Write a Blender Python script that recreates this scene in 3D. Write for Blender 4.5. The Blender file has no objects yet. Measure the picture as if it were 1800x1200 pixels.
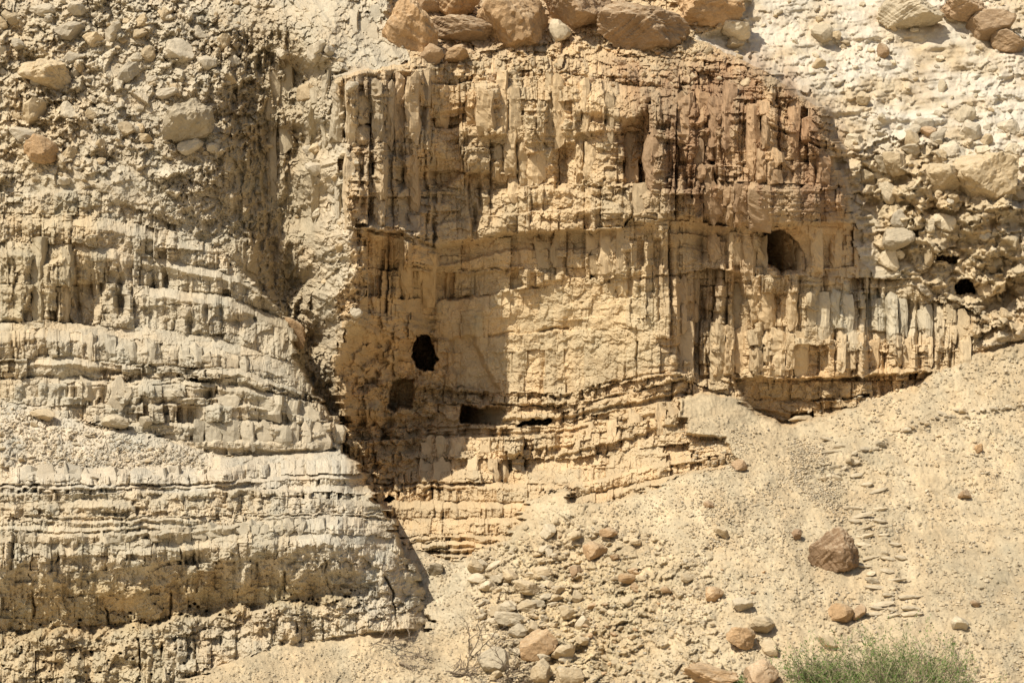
import bpy, math, random
import numpy as np
from mathutils import Vector, Matrix, Euler

random.seed(7)
RNG = np.random.default_rng(11)
S = bpy.context.scene
COL = S.collection

# ------------------------------------------------------------------ camera, sky, sun, exposure
F = 0.3214 / 900.0                      # metres across per reference pixel and metre of distance
def at(px, py, Y):
    return Vector(((px - 900.0) * F * Y, Y, (600.0 - py) * F * Y))

cam = bpy.data.cameras.new('camera')
cam.sensor_width = 36.0
cam.lens = 18.0 / 0.3214
cam.clip_start = 0.5
cam.clip_end = 3000
camo = bpy.data.objects.new('camera', cam)
camo.rotation_euler = (math.radians(90), 0, 0)
COL.objects.link(camo)
S.camera = camo

SUN = Vector((-0.43, -0.40, 0.81)).normalized()
world = bpy.data.worlds.new('World')
S.world = world
world.use_nodes = True
wn = world.node_tree
sky = wn.nodes.new('ShaderNodeTexSky')
sky.sky_type = 'NISHITA'
sky.sun_disc = False
sky.sun_elevation = math.asin(SUN.z)
sky.sun_rotation = math.atan2(SUN.x, SUN.y)
sky.dust_density = 2.5
bg = wn.nodes['Background']
bg.inputs['Strength'].default_value = 0.085
wn.links.new(sky.outputs[0], bg.inputs['Color'])

sl = bpy.data.lights.new('sun', 'SUN')
sl.energy = 5.0
sl.angle = math.radians(0.53)
sl.color = (1.0, 0.945, 0.85)
so = bpy.data.objects.new('sun', sl)
so.rotation_euler = (-SUN).to_track_quat('-Z', 'Y').to_euler()
so.location = (-30, -10, 60)
COL.objects.link(so)

S.view_settings.view_transform = 'Standard'
S.view_settings.look = 'None'
S.view_settings.gamma = 1.0
S.view_settings.exposure = 0.14
S.view_settings.use_curve_mapping = False
S.cycles.max_bounces = 6
S.cycles.diffuse_bounces = 4

# ------------------------------------------------------------------ noise
def h2(i, j, seed):
    a = (i.astype(np.int64) * 374761393 + np.asarray(j).astype(np.int64) * 668265263 + seed * 1442695041) & 0xFFFFFFFF
    a = ((a ^ (a >> 13)) * 1274126177) & 0xFFFFFFFF
    a = ((a ^ (a >> 16)) * 2246822519) & 0xFFFFFFFF
    a = a ^ (a >> 15)
    return (a & 0xFFFFFF).astype(np.float32) / np.float32(0xFFFFFF)

def vn(x, y, seed):
    xi = np.floor(x); yi = np.floor(y)
    fx = (x - xi).astype(np.float32); fy = (y - yi).astype(np.float32)
    fx = fx * fx * (3 - 2 * fx); fy = fy * fy * (3 - 2 * fy)
    xi = xi.astype(np.int64); yi = yi.astype(np.int64)
    a = h2(xi, yi, seed); b = h2(xi + 1, yi, seed); c = h2(xi, yi + 1, seed); d = h2(xi + 1, yi + 1, seed)
    return (a + (b - a) * fx + (c - a) * fy + (a - b - c + d) * fx * fy) * 2 - 1

def fbm(x, y, o, seed, g=0.5):
    r = 0; amp = 1.0; tot = 0
    for k in range(o):
        r = r + amp * vn(x * 2.03 ** k + 17.3 * k, y * 2.03 ** k - 9.1 * k, seed + k * 31)
        tot += amp; amp *= g
    return r / tot

def ridge(x, y, o, seed):
    r = 0; amp = 1.0; tot = 0
    for k in range(o):
        r = r + amp * (1 - np.abs(vn(x * 2.1 ** k + 5.7 * k, y * 2.1 ** k + 3.3 * k, seed + 13 * k)))
        tot += amp; amp *= .5
    return r / tot

def sstep(a, b, x):
    t = np.clip((x - a) / (b - a), 0, 1)
    return t * t * (3 - 2 * t)

def cell1(u, seed, key=None, jit=0.34):
    key = 0 if key is None else key
    i = np.floor(u).astype(np.int64)
    b0 = i + jit * (h2(i, key, seed) * 2 - 1)
    b1 = i + 1 + jit * (h2(i + 1, key, seed) * 2 - 1)
    c = np.where(u < b0, i - 1, np.where(u >= b1, i + 1, i))
    l = c + jit * (h2(c, key, seed) * 2 - 1)
    r = c + 1 + jit * (h2(c + 1, key, seed) * 2 - 1)
    f = (u - l) / (r - l)
    return c, f.astype(np.float32), np.minimum(u - l, r - u).astype(np.float32)

def blocks(px, py, w, h, seed, colfirst=True):
    """irregular joints: returns cell id, local coordinates, distances to the joints in pixels"""
    if colfirst:
        c, fu, du = cell1(px / w, seed)
        v = py / h + h2(c, 3, seed + 1) * 9
        r, fv, dv = cell1(v, seed + 2, c)
    else:
        r, fv, dv = cell1(py / h, seed)
        u = px / w + h2(r, 3, seed + 1) * 9
        c, fu, du = cell1(u, seed + 2, r)
    return c, r, fu, fv, du * w, dv * h

def facet(x, y, seed):
    """broken-stone pattern: nearest of jittered points; returns its id, the offset from it and the distance to the border"""
    x = x.astype(np.float32); y = y.astype(np.float32)
    xi = np.floor(x).astype(np.int64); yi = np.floor(y).astype(np.int64)
    f1 = np.full(x.shape, 9, np.float32); f2 = f1.copy()
    ci = np.zeros_like(xi); cj = np.zeros_like(xi); ox = np.zeros_like(x); oy = np.zeros_like(x)
    for a in (-1, 0, 1):
        for b in (-1, 0, 1):
            i = xi + a; j = yi + b
            dx = x - (i + h2(i, j, seed)); dy = y - (j + h2(i, j, seed + 1))
            d = np.sqrt(dx * dx + dy * dy)
            w = d < f1
            f2 = np.where(w, f1, np.minimum(f2, d))
            f1 = np.where(w, d, f1)
            ci = np.where(w, i, ci); cj = np.where(w, j, cj); ox = np.where(w, dx, ox); oy = np.where(w, dy, oy)
    return ci, cj, ox, oy, f2 - f1
def chips(x, y, seed, tilt=1.0, down=.25):
    c, r, ox, oy, e = facet(x, y, seed)
    return (h2(c, r, seed + 5) - .5) + tilt * ((h2(c, r, seed + 6) - .5) * 1.5 * ox + ((h2(c, r, seed + 7) - .5) * 1.2 - down) * oy)

def merge(c, key, seed, p):
    return np.where(h2(c, key, seed) < p, c - 1, c)
def prisms(x, y, w, h, seed, rows=False):
    """jointed rock: upright prisms (or courses of blocks when rows) of very uneven size, with flat turned faces;
    returns offset (about -1..1), crack strength, ids and piece tone"""
    if not rows:
        c, fu, du = cell1(x / w, seed, None, .42)
        c = merge(c, 1, seed + 3, .38)
        r, fv, dv = cell1(y / h + h2(c, 3, seed + 1) * 9, seed + 2, c, .42)
        r = merge(r, c, seed + 4, .35)
    else:
        r, fv, dv = cell1(y / h, seed, None, .42)
        r = merge(r, 1, seed + 3, .3)
        c, fu, du = cell1(x / w + h2(r, 3, seed + 1) * 9, seed + 2, r, .42)
        c = merge(c, r, seed + 4, .4)
    du = np.abs(du) * w; dv = np.abs(dv) * h
    o = h2(c, r, seed + 7)
    uu = fu - .5; vv = fv - .5
    d = (o - .5) * 1.3 + (h2(c if not rows else r, 9, seed + 8) - .5) * .9 + .6 * (h2(c, r, seed + 13) > .9)
    d = d + (h2(c, r, seed + 9) - .5) * 1.5 * uu + ((h2(c, r, seed + 10) - .5) * .9 - .16) * vv
    ck = np.exp(-(du / 1.3) ** 2) * (h2(c, r, seed + 11) > .72) + .8 * np.exp(-(dv / 1.2) ** 2) * (h2(c, r, seed + 12) > .7)
    p = .25 + .5 * h2(c, r, seed + 17)
    wed = np.where(fu < p, (p - fu) / p, (fu - p) / (1 - p)) * h2(c, r, seed + 18) * (w * .025)
    edge = np.exp(-du / 2.2) + .8 * np.exp(-dv / 2.2)
    global WEDGE
    WEDGE = wed
    return d, ck, edge, c, r, o

# ------------------------------------------------------------------ the grid of the cliff surface
STEP = 1.5
fx = np.arange(-70, 1871, STEP); fy = np.arange(-50, 1251, STEP)
gx = np.concatenate([np.arange(-520, -70, 14.0), fx, np.arange(fx[-1] + 8, 2340, 14.0)])
gy = np.concatenate([np.arange(-420, -50, 14.0), fy, np.arange(fy[-1] + 8, 1560, 14.0)])
PX, PY = np.meshgrid(gx, gy)
PX = PX.astype(np.float32); PY = PY.astype(np.float32)
NY, NX = PX.shape

W1 = fbm(PX / 60, PY / 60, 3, 101)
W2 = fbm(PX / 60, PY / 60, 3, 202)
W3 = fbm(PX / 11, PY / 11, 3, 303)
W4 = fbm(PX / 11, PY / 11, 3, 404)
FINE = fbm(PX / 4.5, PY / 4.5, 2, 505)
MID = fbm(PX / 26, PY / 26, 4, 606)
STEPX = (h2(np.floor((PY + 6 * W1) / 12).astype(np.int64), 0, 61) - .5) * 13 + (h2(np.floor((PY + 9 * W2) / 31).astype(np.int64), 0, 62) - .5) * 17
WARP = 17 * fbm(PX / 70, PY / 420, 3, 111) + 5 * (h2(np.floor((PY + 10 * W2) / 47).astype(np.int64), np.floor(PX / 90).astype(np.int64), 112) - .5)
CH20 = chips((PX + 5 * W3) / 24, (PY + 5 * W4) / 20, 131)
CH9 = chips((PX + 2 * W3) / 10, (PY + 2 * W4) / 10, 141)
CH5 = chips(PX / 5.2, PY / 5.6, 151)
QX = PX + 7 * W1 + 4 * W3 + STEPX
QY = PY + 7 * W2 + 4 * W4

def sdist(poly, X=None, Y=None, pad=60):
    """signed distance in pixels (positive inside) near the polygon, -1e3 far away"""
    X = QX if X is None else X; Y = QY if Y is None else Y
    p = np.array(poly, float)
    x0, y0 = p.min(0) - pad; x1, y1 = p.max(0) + pad
    out = np.full(X.shape, -1e3, np.float32)
    m = (X > x0) & (X < x1) & (Y > y0) & (Y < y1)
    x = X[m]; y = Y[m]
    ins = np.zeros(x.shape, bool); d = np.full(x.shape, 1e9, np.float32)
    for a, b in zip(p, np.roll(p, -1, 0)):
        cr = ((a[1] > y) != (b[1] > y)) & (x < (b[0] - a[0]) * (y - a[1]) / (b[1] - a[1] + 1e-9) + a[0])
        ins ^= cr
        e = b - a
        t = np.clip(((x - a[0]) * e[0] + (y - a[1]) * e[1]) / (e @ e + 1e-9), 0, 1)
        d = np.minimum(d, np.hypot(x - a[0] - t * e[0], y - a[1] - t * e[1]))
    out[m] = np.where(ins, d, -d)
    return out

def rbf(pts):
    p = np.array(pts, float)
    c = p[:, :2] / 100; n = len(p)
    ker = lambda r: np.sqrt(r * r + 0.04)
    A = np.zeros((n + 3, n + 3))
    A[:n, :n] = ker(np.hypot(c[:, None, 0] - c[None, :, 0], c[:, None, 1] - c[None, :, 1]))
    A[:n, n] = 1; A[:n, n + 1:n + 3] = c
    A[n:, :n] = A[:n, n:].T
    w = np.linalg.solve(A, np.concatenate([p[:, 2], [0, 0, 0]]))
    # evaluated on every 4th node, then spread bilinearly
    ix = np.unique(np.concatenate([np.arange(0, NX, 4), [NX - 1]])); iy = np.unique(np.concatenate([np.arange(0, NY, 4), [NY - 1]]))
    X, Y = np.meshgrid(gx[ix] / 100, gy[iy] / 100)
    X = np.clip(X, -1.5, 19.5); Y = np.clip(Y, -1.2, 13.2)
    Z = w[n] + w[n + 1] * X + w[n + 2] * Y
    for k in range(n):
        Z = Z + w[k] * ker(np.hypot(X - c[k, 0], Y - c[k, 1]))
    Zx = np.stack([np.interp(gx, gx[ix], row) for row in Z])
    return np.stack([np.interp(gy, gy[iy], Zx[:, j]) for j in range(NX)], 1).astype(np.float32)

# ------------------------------------------------------------------ base shapes: (pixel x, pixel y, distance in metres)
BASE = {}
BASE['cliff_main'] = rbf([
    (605,130,68.2),(600,300,67.9),(605,430,67.4),(625,560,67.4),(615,700,69.6),(640,850,70.8),
    (660,200,69.2),(665,350,68.6),(705,200,69.8),(715,350,69.8),(741,250,70.4),(737,140,70.6),(748,400,70.4),(752,480,71.2),(757,200,72.2),(762,350,72.3),
    (690,470,69.5),(720,500,70.9),(700,600,71.2),(690,740,72.3),(655,640,70.8),
    (765,150,72.2),(765,300,72.3),(775,400,72.3),(775,500,73.3),(765,600,73.7),(755,700,73.6),(745,800,72.6),
    (850,150,72.2),(850,300,72.2),(850,400,72.1),(850,550,72.9),(850,680,73.2),
    (1000,130,72.8),(1000,250,72.0),(1000,390,71.5),(1000,550,71.9),(1000,680,72.0),
    (1100,150,72.4),(1130,250,71.2),(1170,390,70.5),(1180,550,70.3),(1185,670,70.0),
    (1245,430,72.0),(1245,560,72.0),(1240,670,71.6),
    (1240,200,70.6),(1340,200,69.8),(1340,130,71.4),(1440,250,70.0),(1478,300,70.9),(1490,390,71.0),(1530,420,73.0),
    (1350,380,69.5),(1300,500,71.2),(1400,520,70.9),(1500,560,71.0),(1600,580,71.1),(1720,620,71.3),
    (1320,650,71.0),(1450,650,70.6),(1600,640,70.4),
    (740,60,74.5),(900,80,75),(1050,90,75.5),(1200,90,75),(1300,100,74.5),(900,-60,80),(700,-60,80),(1200,-60,80),
    (800,770,72.0),(900,770,71.2),(1000,770,70.4),(1100,750,70.0),(1200,740,69.4),(1320,730,71.5),(1420,735,71.2),
    (700,850,71.2),(800,850,70.6),(900,850,69.6),(1000,830,69.0),(1150,810,68.2),(1280,800,67.2),(700,940,69.2),(850,940,67.4),(1000,890,67.0)])
BASE['slope_upper_right'] = rbf([
    (1200,90,75.5),(1300,40,78.5),(1300,110,76.5),(1440,170,75.2),(1500,250,74.3),(1520,340,73.4),(1540,420,73.0),(1560,480,72.6),
    (1500,0,80.5),(1500,120,77),(1650,0,81),(1650,150,77),(1800,0,81),(1800,150,77.5),(1900,0,82),(1900,250,75),
    (1650,260,74.2),(1800,280,74.0),(1620,330,73.0),(1750,360,72.6),(1620,420,72.7),(1760,440,72.3),(1850,400,72.3),
    (1600,480,72.4),(1720,500,73.2),(1800,520,72.4),(1720,580,71.8),(1800,600,71.2),(1900,600,71),(1600,-80,84),(1800,-80,85)])
BASE['slope_upper_left'] = rbf([
    (-80,0,73.5),(-80,200,70.5),(-80,340,69.3),(0,0,73.5),(0,120,72),(0,240,70.6),(0,340,69.2),(150,0,74),(150,120,72.2),(150,240,70.4),(170,330,69.2),
    (280,0,74.4),(280,120,72.6),(290,260,70.8),(300,370,69.8),(340,450,70.4),(420,560,70.4),(150,430,68.8),(0,430,68.8),(0,570,68),(250,560,69),(480,620,70.6),(520,700,70.4),(360,300,70.6),
    (400,60,73.8),(400,200,72.4),(400,330,71.4),(430,450,71.0),(385,150,71.9),(385,260,71.2),(440,150,73.5),(440,280,72.9),(490,150,74.2),(490,300,74.0),(490,430,73.4),
    (530,120,74.3),(530,250,74.0),(535,370,73.6),(530,500,73.6),(555,600,73.0),(575,700,72.4),(600,800,72.0),
    (545,100,71.6),(560,200,70.3),(565,300,69.7),(570,420,68.9),(580,520,68.5),(595,600,69.4),(600,680,70.8),(610,250,68.6),(615,400,67.6),(640,520,67.6),
    (560,0,74.0),(640,60,72.8),(650,0,74.5),(690,90,72.0),(690,0,75),(600,110,70.4),(400,-80,78),(0,-80,76),(700,-80,79)])
BASE['cliff_left'] = rbf([
    (-80,340,68.8),(0,340,68.8),(-80,570,67.0),(0,425,67.8),(0,560,67.0),(80,500,67.0),(150,350,69.0),(150,430,68.0),(150,560,67.6),
    (200,350,69.4),(300,410,69.6),(300,470,68.9),(280,560,68.0),(400,450,70.2),(400,510,69.3),(400,580,68.4),(470,540,70.6),(500,610,69.4),(540,640,69.8),(550,600,71.5),
    (0,580,66.4),(150,590,66.6),(270,600,66.9),(400,620,67.2),(480,650,67.6),(560,700,68.6),
    (0,650,66.2),(150,660,66.1),(300,650,66.4),(400,665,66.5),(500,700,66.9),(575,740,67.8),
    (0,700,65.8),(100,720,65.7),(200,740,65.7),(300,760,65.8),(400,790,65.9),(500,790,66.1),(560,790,66.6),(590,790,67.4),(600,720,69.5)])
BASE['shelf'] = rbf([
    (-80,700,65.6),(0,702,65.5),(100,735,65.3),(200,755,65.1),(340,790,65.0),(0,770,63.4),(200,800,63.4),(380,815,64.0),
    (0,822,62.1),(200,824,62.2),(390,828,62.6),(0,850,61.9),(390,850,62.2),(-80,850,61.9),(0,866,61.3),(250,866,61.3),
    (400,800,65.0),(500,805,65.4),(600,805,65.8),(450,830,63.9),(600,830,64.3),(640,850,65.2),(450,855,62.8),(600,858,63.4),(650,875,64.2),(400,870,61.7)])
BASE['bluff_front'] = rbf([
    (-80,866,61.2),(0,868,61.0),(250,866,61.0),(450,862,61.9),(630,870,63.4),(0,930,60.2),(250,930,60.2),(430,905,61.0),(600,900,62.0),(680,910,63.6),
    (0,960,59.9),(250,955,59.9),(450,940,60.2),(600,935,60.9),(700,955,63.2),(0,1060,59.7),(250,1050,59.7),(450,1030,60.0),(600,1030,60.6),(690,1020,61.8),(735,1050,63.2),
    (0,1110,59.7),(200,1110,59.8),(400,1080,60.1),(600,1080,60.2),(700,1080,60.8),(748,1100,62.6),(0,1200,58.4),(200,1200,58.5),(300,1180,58.6),(480,1120,59.3),(650,1110,59.7),(720,1100,60.4),(0,1300,57.5),(-80,1300,57.5)])
BASE['scree_slope'] = rbf([
    (1290,690,70.6),(1380,745,69.6),(1450,735,69.8),(1640,660,70.4),(1720,625,71.0),(1800,600,71.2),(1900,560,72.5),
    (1200,690,69.8),(1250,780,67.0),(1450,800,66.9),(1650,760,67.4),(1800,740,67.6),(1900,740,67.8),
    (1000,900,65.4),(1250,900,62.8),(1450,900,62.7),(1650,900,62.5),(1800,900,62.3),(1900,900,62.3),
    (1250,1050,57.6),(1450,1050,57.4),(1650,1050,57.0),(1800,1050,56.6),(1250,1200,53.2),(1450,1200,52.8),(1650,1200,52.4),(1900,1200,52),
    (700,930,68.5),(760,985,66.4),(850,970,66.2),(1000,980,64.0),(1120,930,63.8),(760,1060,63.5),(860,1050,62.6),(960,1050,61.3),(1080,1040,60.4),(1150,1000,60.9),
    (750,1110,61.4),(850,1130,59.6),(960,1130,58.3),(1080,1130,57.4),(850,1200,56.8),(1000,1200,55.6),(1100,1200,54.6),
    (300,1200,57.8),(480,1140,58.9),(650,1130,59.2),(600,1200,57.0),(740,1130,60.2),(300,1290,54.5),(800,1290,54),(1300,1300,51),(1800,1300,50.5),(1900,1300,50.5),(640,870,70.6),(600,1010,66)])

# ------------------------------------------------------------------ where each mass shows
POLY = [
 ('slope_upper_right', [(1215,60),(1305,40),(1290,-500),(2400,-500),(2400,580),(1800,590),(1730,612),(1715,560),(1690,535),(1630,520),(1600,492),(1530,490),(1500,440),(1492,395),(1490,340),(1470,270),(1440,190),(1370,140),(1300,105)], 9),
 ('slope_upper_left', [(-600,-500),(700,-500),(688,30),(722,105),(640,125),(598,135),(606,270),(612,400),(640,400),(645,520),(600,560),(585,640),(604,720),(598,800),(560,800),(300,740),(-600,600)], 7),
 ('scree_slope', [(1190,705),(1240,690),(1300,700),(1365,748),(1400,742),(1480,722),(1580,690),(1640,656),(1725,622),(1800,596),(2400,480),(2400,1700),(100,1700),(280,1205),(400,1160),(500,1125),(640,1105),(600,1000),(640,900),(690,925),(720,965),(790,990),(850,960),(900,945),(905,915),(935,878),(985,852),(1012,884),(1080,884),(1180,842),(1290,815),(1270,775),(1200,760)], 5),
 ('cliff_left', [(-600,345),(100,338),(170,330),(200,355),(290,395),(372,425),(412,470),(470,520),(505,560),(520,625),(560,690),(588,740),(596,806),(560,815),(360,800),(250,770),(150,745),(-600,690)], 3),
 ('shelf', [(-600,690),(0,700),(95,735),(170,752),(260,765),(345,792),(400,805),(480,797),(590,795),(628,818),(640,850),(660,885),(400,880),(-600,880)], 3),
 ('bluff_front', [(-600,868),(0,868),(250,866),(460,860),(650,868),(672,890),(700,945),(715,985),(742,1050),(752,1090),(742,1110),(700,1102),(640,1112),(560,1128),(490,1138),(420,1160),(340,1185),(290,1210),(150,1700),(-600,1700)], 3),
]
NAMES = ['cliff_main'] + [p[0] for p in POLY]
REG = np.zeros(PX.shape, np.int8)
YB = BASE['cliff_main'].copy()
for n_, (nm, poly, soft) in enumerate(POLY, 1):
    d = sdist(poly)
    m = sstep(-soft, soft, d)
    YB = YB * (1 - m) + BASE[nm] * m
    REG[d > 0] = n_
R = {nm: REG == i for i, nm in enumerate(NAMES)}

D = np.zeros(PX.shape, np.float32)          # added distance in metres (negative: proud of the face)
CELL = np.zeros(PX.shape, np.int64)         # joint-bounded piece a node belongs to
LAYER = np.zeros(PX.shape, np.int16)
TONE = np.zeros(PX.shape, np.float32)       # lighter / darker stone piece by piece

# ------------------------------------------------------------------ beds
def line(pts):
    p = np.array(pts, float)
    return np.interp(PX[0], p[:, 0], p[:, 1]).astype(np.float32)[None, :]

JAG = .65 * (3.0 * W4 + 4.5 * (h2(np.floor((PX + 5 * W1) / 13).astype(np.int64), 0, 71) - .5) + 3.0 * (h2(np.floor((PX + 9 * W2) / 29).astype(np.int64), 0, 72) - .5))

def beds(mask, lines, params, seed, fade=None):
    pyj = PY + JAG
    B = [line(l) for l in lines]
    for k, q in enumerate(params):
        top, bot = B[k], B[k + 1]
        m = mask & (pyj >= top) & (pyj < bot)
        if not m.any():
            continue
        x = (PX + WARP + 1.6 * W3)[m]
        t = ((pyj - top) / np.maximum(bot - top, 2))[m]
        hgt = np.broadcast_to(bot - top, PX.shape)[m]
        sd = seed + 100 * k
        w, hh, A = q['w'], q['h'], q['A']
        y = (PY + 5 * W2 + 1.5 * W4)[m]
        rowy = (t * np.median(hgt)) + 1.2 * W4[m] + 2 * W2[m]
        mode = q.get('m', 'col')
        vary = np.clip(.95 + 1.5 * fbm(PX[m] / 70, PY[m] / 90, 2, sd + 5), .15, 1.9)
        wv = np.clip(.75 + 2.2 * fbm(PX[m] / 55, PY[m] / 45, 2, sd + 25), 0, 1.7)                # ribbed here, plain there
        ckv = np.clip(.25 + 2.0 * fbm(PX[m] / 28, PY[m] / 40, 2, sd + 15), 0, 1.2)      # joints open here and closed there
        ck = .55 * q.get('crack', .16) * ckv
        rows = mode == 'row'
        yy = rowy if rows else y
        if mode == 'shard':
            c, r, ox, oy, e = facet((x + 5 * W1[m]) / w, y / hh, sd)
            o = h2(c, r, sd + 7)
            d = A * vary * ((o - .5) * 1.5 + (h2(c, r, sd + 9) - .5) * 1.8 * ox + ((h2(c, r, sd + 10) - .5) * 1.2 - .25) * oy)
            d += ck * np.exp(-(e / .10) ** 2)
        else:
            d, cc, ed, c, r, o = prisms(x, yy, w, hh, sd, rows)
            d = A * vary * d + .7 * ck * cc + .10 * A * ed + q.get('wedge', .55) * WEDGE * vary * wv
        d3, c3k, e3k, c3, r3, o3 = prisms(x + 17, y, w * 3.1, max(hh * 1.9, 55), sd + 30)
        d += A * .85 * vary * d3 + ck * .9 * c3k + q.get('wedge', .55) * .3 * WEDGE
        d2, c2k, e2k, c2, r2, o2 = prisms(x + 40, yy, w * .5, hh * .5, sd + 50, rows)
        d += A * .36 * vary * d2 + ck * .25 * c2k + q.get('wedge', .55) * .5 * WEDGE * wv
        rg = q.get('rough', .08)
        d += rg * (.75 * CH9[m] + .55 * CH5[m] + .3 * W3[m]) + q.get('lump', .1) * (MID[m] * 1.4 + CH20[m] * .7)
        if 'flute' in q:
            d -= q['flute'] * (ridge((PX[m] + 6 * W2[m] + WARP[m]) / 13, PY[m] / 60, 2, sd + 70) - .6) * 1.4
        d -= q.get('prot', 0)
        if 'ledge' in q:
            f, a, nb = q['ledge']
            tj = t * nb + (.9 * fbm(PX[m] / 110, PY[m] / 60, 2, sd + 81) + .06 * W3[m]) * (nb > 1)
            kb = np.floor(tj).astype(np.int64); tt = (tj - kb).astype(np.float32)
            ff = f * (.6 + .8 * h2(kb, 1, sd + 83))
            lw = np.clip(.95 + 2.2 * fbm(PX[m] / 140, PY[m] / 60, 2, sd + 82), .05, 1.8)
            if 'lx' in q: lw = lw * np.interp(PX[m], *q['lx']).astype(np.float32)
            sl = sstep(ff + .12, ff - .05, tt)                     # dust lies on the sloping top, so the joints do not show there
            d = d * (1 - .65 * sl * np.minimum(lw, 1))
            d += a * lw * (tt - np.clip(tt / ff, 0, 1))
        if 'under' in q:
            f, dep = q['under']
            d += dep * sstep(f, f + q.get('us', .18), t + .06 * MID[m])
        if 'top' in q:
            f, dep = q['top']
            d += dep * np.clip(1 - t / f, 0, 1) ** 1.3
        D[m] += d * q.get('k', 1)
        CELL[m] = (np.int64(k + 1) + seed) * 10 ** 9 + (c + 5000) * 10 ** 4 + (r + 3000)
        LAYER[m] = k + 1
        TONE[m] = (o - .5) * q.get('tone', 1)

MAINL = [
 [(600,60),(735,100),(800,98),(900,82),(1000,70),(1100,95),(1200,105),(1300,112),(1380,140),(1440,190)],
 [(600,90),(735,118),(800,110),(900,100),(1000,95),(1100,120),(1200,122),(1300,128),(1400,165),(1460,220)],
 [(600,130),(735,150),(800,148),(880,140),(1000,130),(1100,150),(1200,160),(1320,170),(1460,235)],
 [(600,205),(735,215),(850,196),(1000,210),(1200,235),(1320,215),(1470,270)],
 [(600,300),(745,325),(830,335),(900,330),(1000,322),(1100,330),(1200,318),(1330,318),(1480,328)],
 [(600,390),(700,400),(760,432),(830,420),(1000,403),(1095,400),(1110,385),(1200,388),(1330,402),(1490,392)],
 [(600,470),(765,480),(910,470),(1050,492),(1190,482),(1250,470),(1330,484),(1440,486),(1530,490)],
 [(600,520),(770,527),(850,518),(930,505),(1050,500),(1190,485),(1250,520),(1440,545),(1560,520),(1720,540)],
 [(600,590),(770,595),(860,592),(940,585),(1100,575),(1190,590),(1300,590),(1500,600),(1720,610)],
 [(600,660),(800,680),(880,690),(1000,690),(1080,668),(1190,655),(1250,660),(1300,664),(1460,665),(1640,652),(1730,630)],
 [(600,700),(800,712),(880,712),(980,712),(1100,690),(1200,668),(1260,690),(1300,702),(1460,705),(1640,690),(1730,680)],
 [(600,748),(720,752),(880,745),(980,745),(1050,728),(1200,700),(1280,712),(1460,760),(1730,760)],
 [(600,775),(740,770),(880,768),(1000,760),(1100,745),(1200,725),(1300,760),(1460,800)],
 [(600,820),(740,806),(880,806),(1000,806),(1100,790),(1270,772),(1460,830)],
 [(600,850),(700,848),(880,848),(940,850),(1040,845),(1150,815),(1290,795)],
 [(600,884),(700,880),(930,882),(1020,872),(1150,842),(1290,812)],
 [(600,915),(700,912),(900,908),(1000,898),(1080,886),(1180,845)],
 [(600,945),(700,943),(900,938),(960,920),(1100,905)],
 [(600,970),(740,968),(880,965),(960,950),(1100,930)],
 [(600,1010),(740,1000),(880,995),(960,980),(1100,960)],
]
MAINP = [
 dict(w=16, h=14, A=.20, rough=.14),
 dict(w=13, h=26, A=.18, prot=.1, rough=.10, under=(.8,.25), m='row'),
 dict(w=15, h=26, A=.22, prot=.25, rough=.10, under=(.75,.35), m='row'),
 dict(w=36, h=42, A=.46, rough=.12, crack=.2, lump=.24, wedge=.45),
 dict(w=32, h=64, A=.52, rough=.10, crack=.2, lump=.24, flute=.05, wedge=.5),
 dict(w=44, h=60, A=.32, prot=.2, wedge=.4, rough=.09, crack=.24, lump=.10),
 dict(w=22, h=46, A=.28, prot=-.12, rough=.08, crack=.20, flute=.08),
 dict(w=34, h=38, A=.14, prot=-.15, rough=.05, crack=.12, m='row', wedge=.15),
 dict(w=30, h=26, wedge=.2, A=.14, prot=-.15, rough=.06, crack=.10, m='row'),
 dict(w=22, h=24, A=.32, prot=-.05, rough=.13, crack=.14, lump=.16, m='row', wedge=.3),
 dict(w=32, h=13, A=.22, prot=-.05, rough=.09, crack=.16, m='row', under=(.6,.4)),
 dict(w=36, h=12, A=.18, prot=-.25, rough=.08, crack=.12, m='row', under=(.6,.25)),
 dict(w=19, h=24, A=.28, prot=.2, rough=.13, crack=.18, m='row'),
 dict(w=32, h=34, A=.24, prot=.1, rough=.09, crack=.3, m='row'),
 dict(w=17, h=34, A=.26, prot=.2, rough=.10, crack=.18, under=(.88,.15), m='row', ledge=(.3,.5,1)),
 dict(w=16, h=30, A=.26, prot=.15, rough=.10, crack=.18, under=(.88,.15), m='row', ledge=(.3,.5,1)),
 dict(w=14, h=12, A=.2, prot=.05, rough=.10, crack=.12, m='row', ledge=(.5,.4,1)),
 dict(w=15, h=26, A=.24, prot=.1, rough=.10, crack=.16, m='row', ledge=(.4,.5,2)),
 dict(w=15, h=20, A=.22, prot=.05, rough=.10, crack=.16, m='row', ledge=(.4,.5,2)),
]
beds(R['cliff_main'], MAINL, MAINP, 1000)
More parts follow.
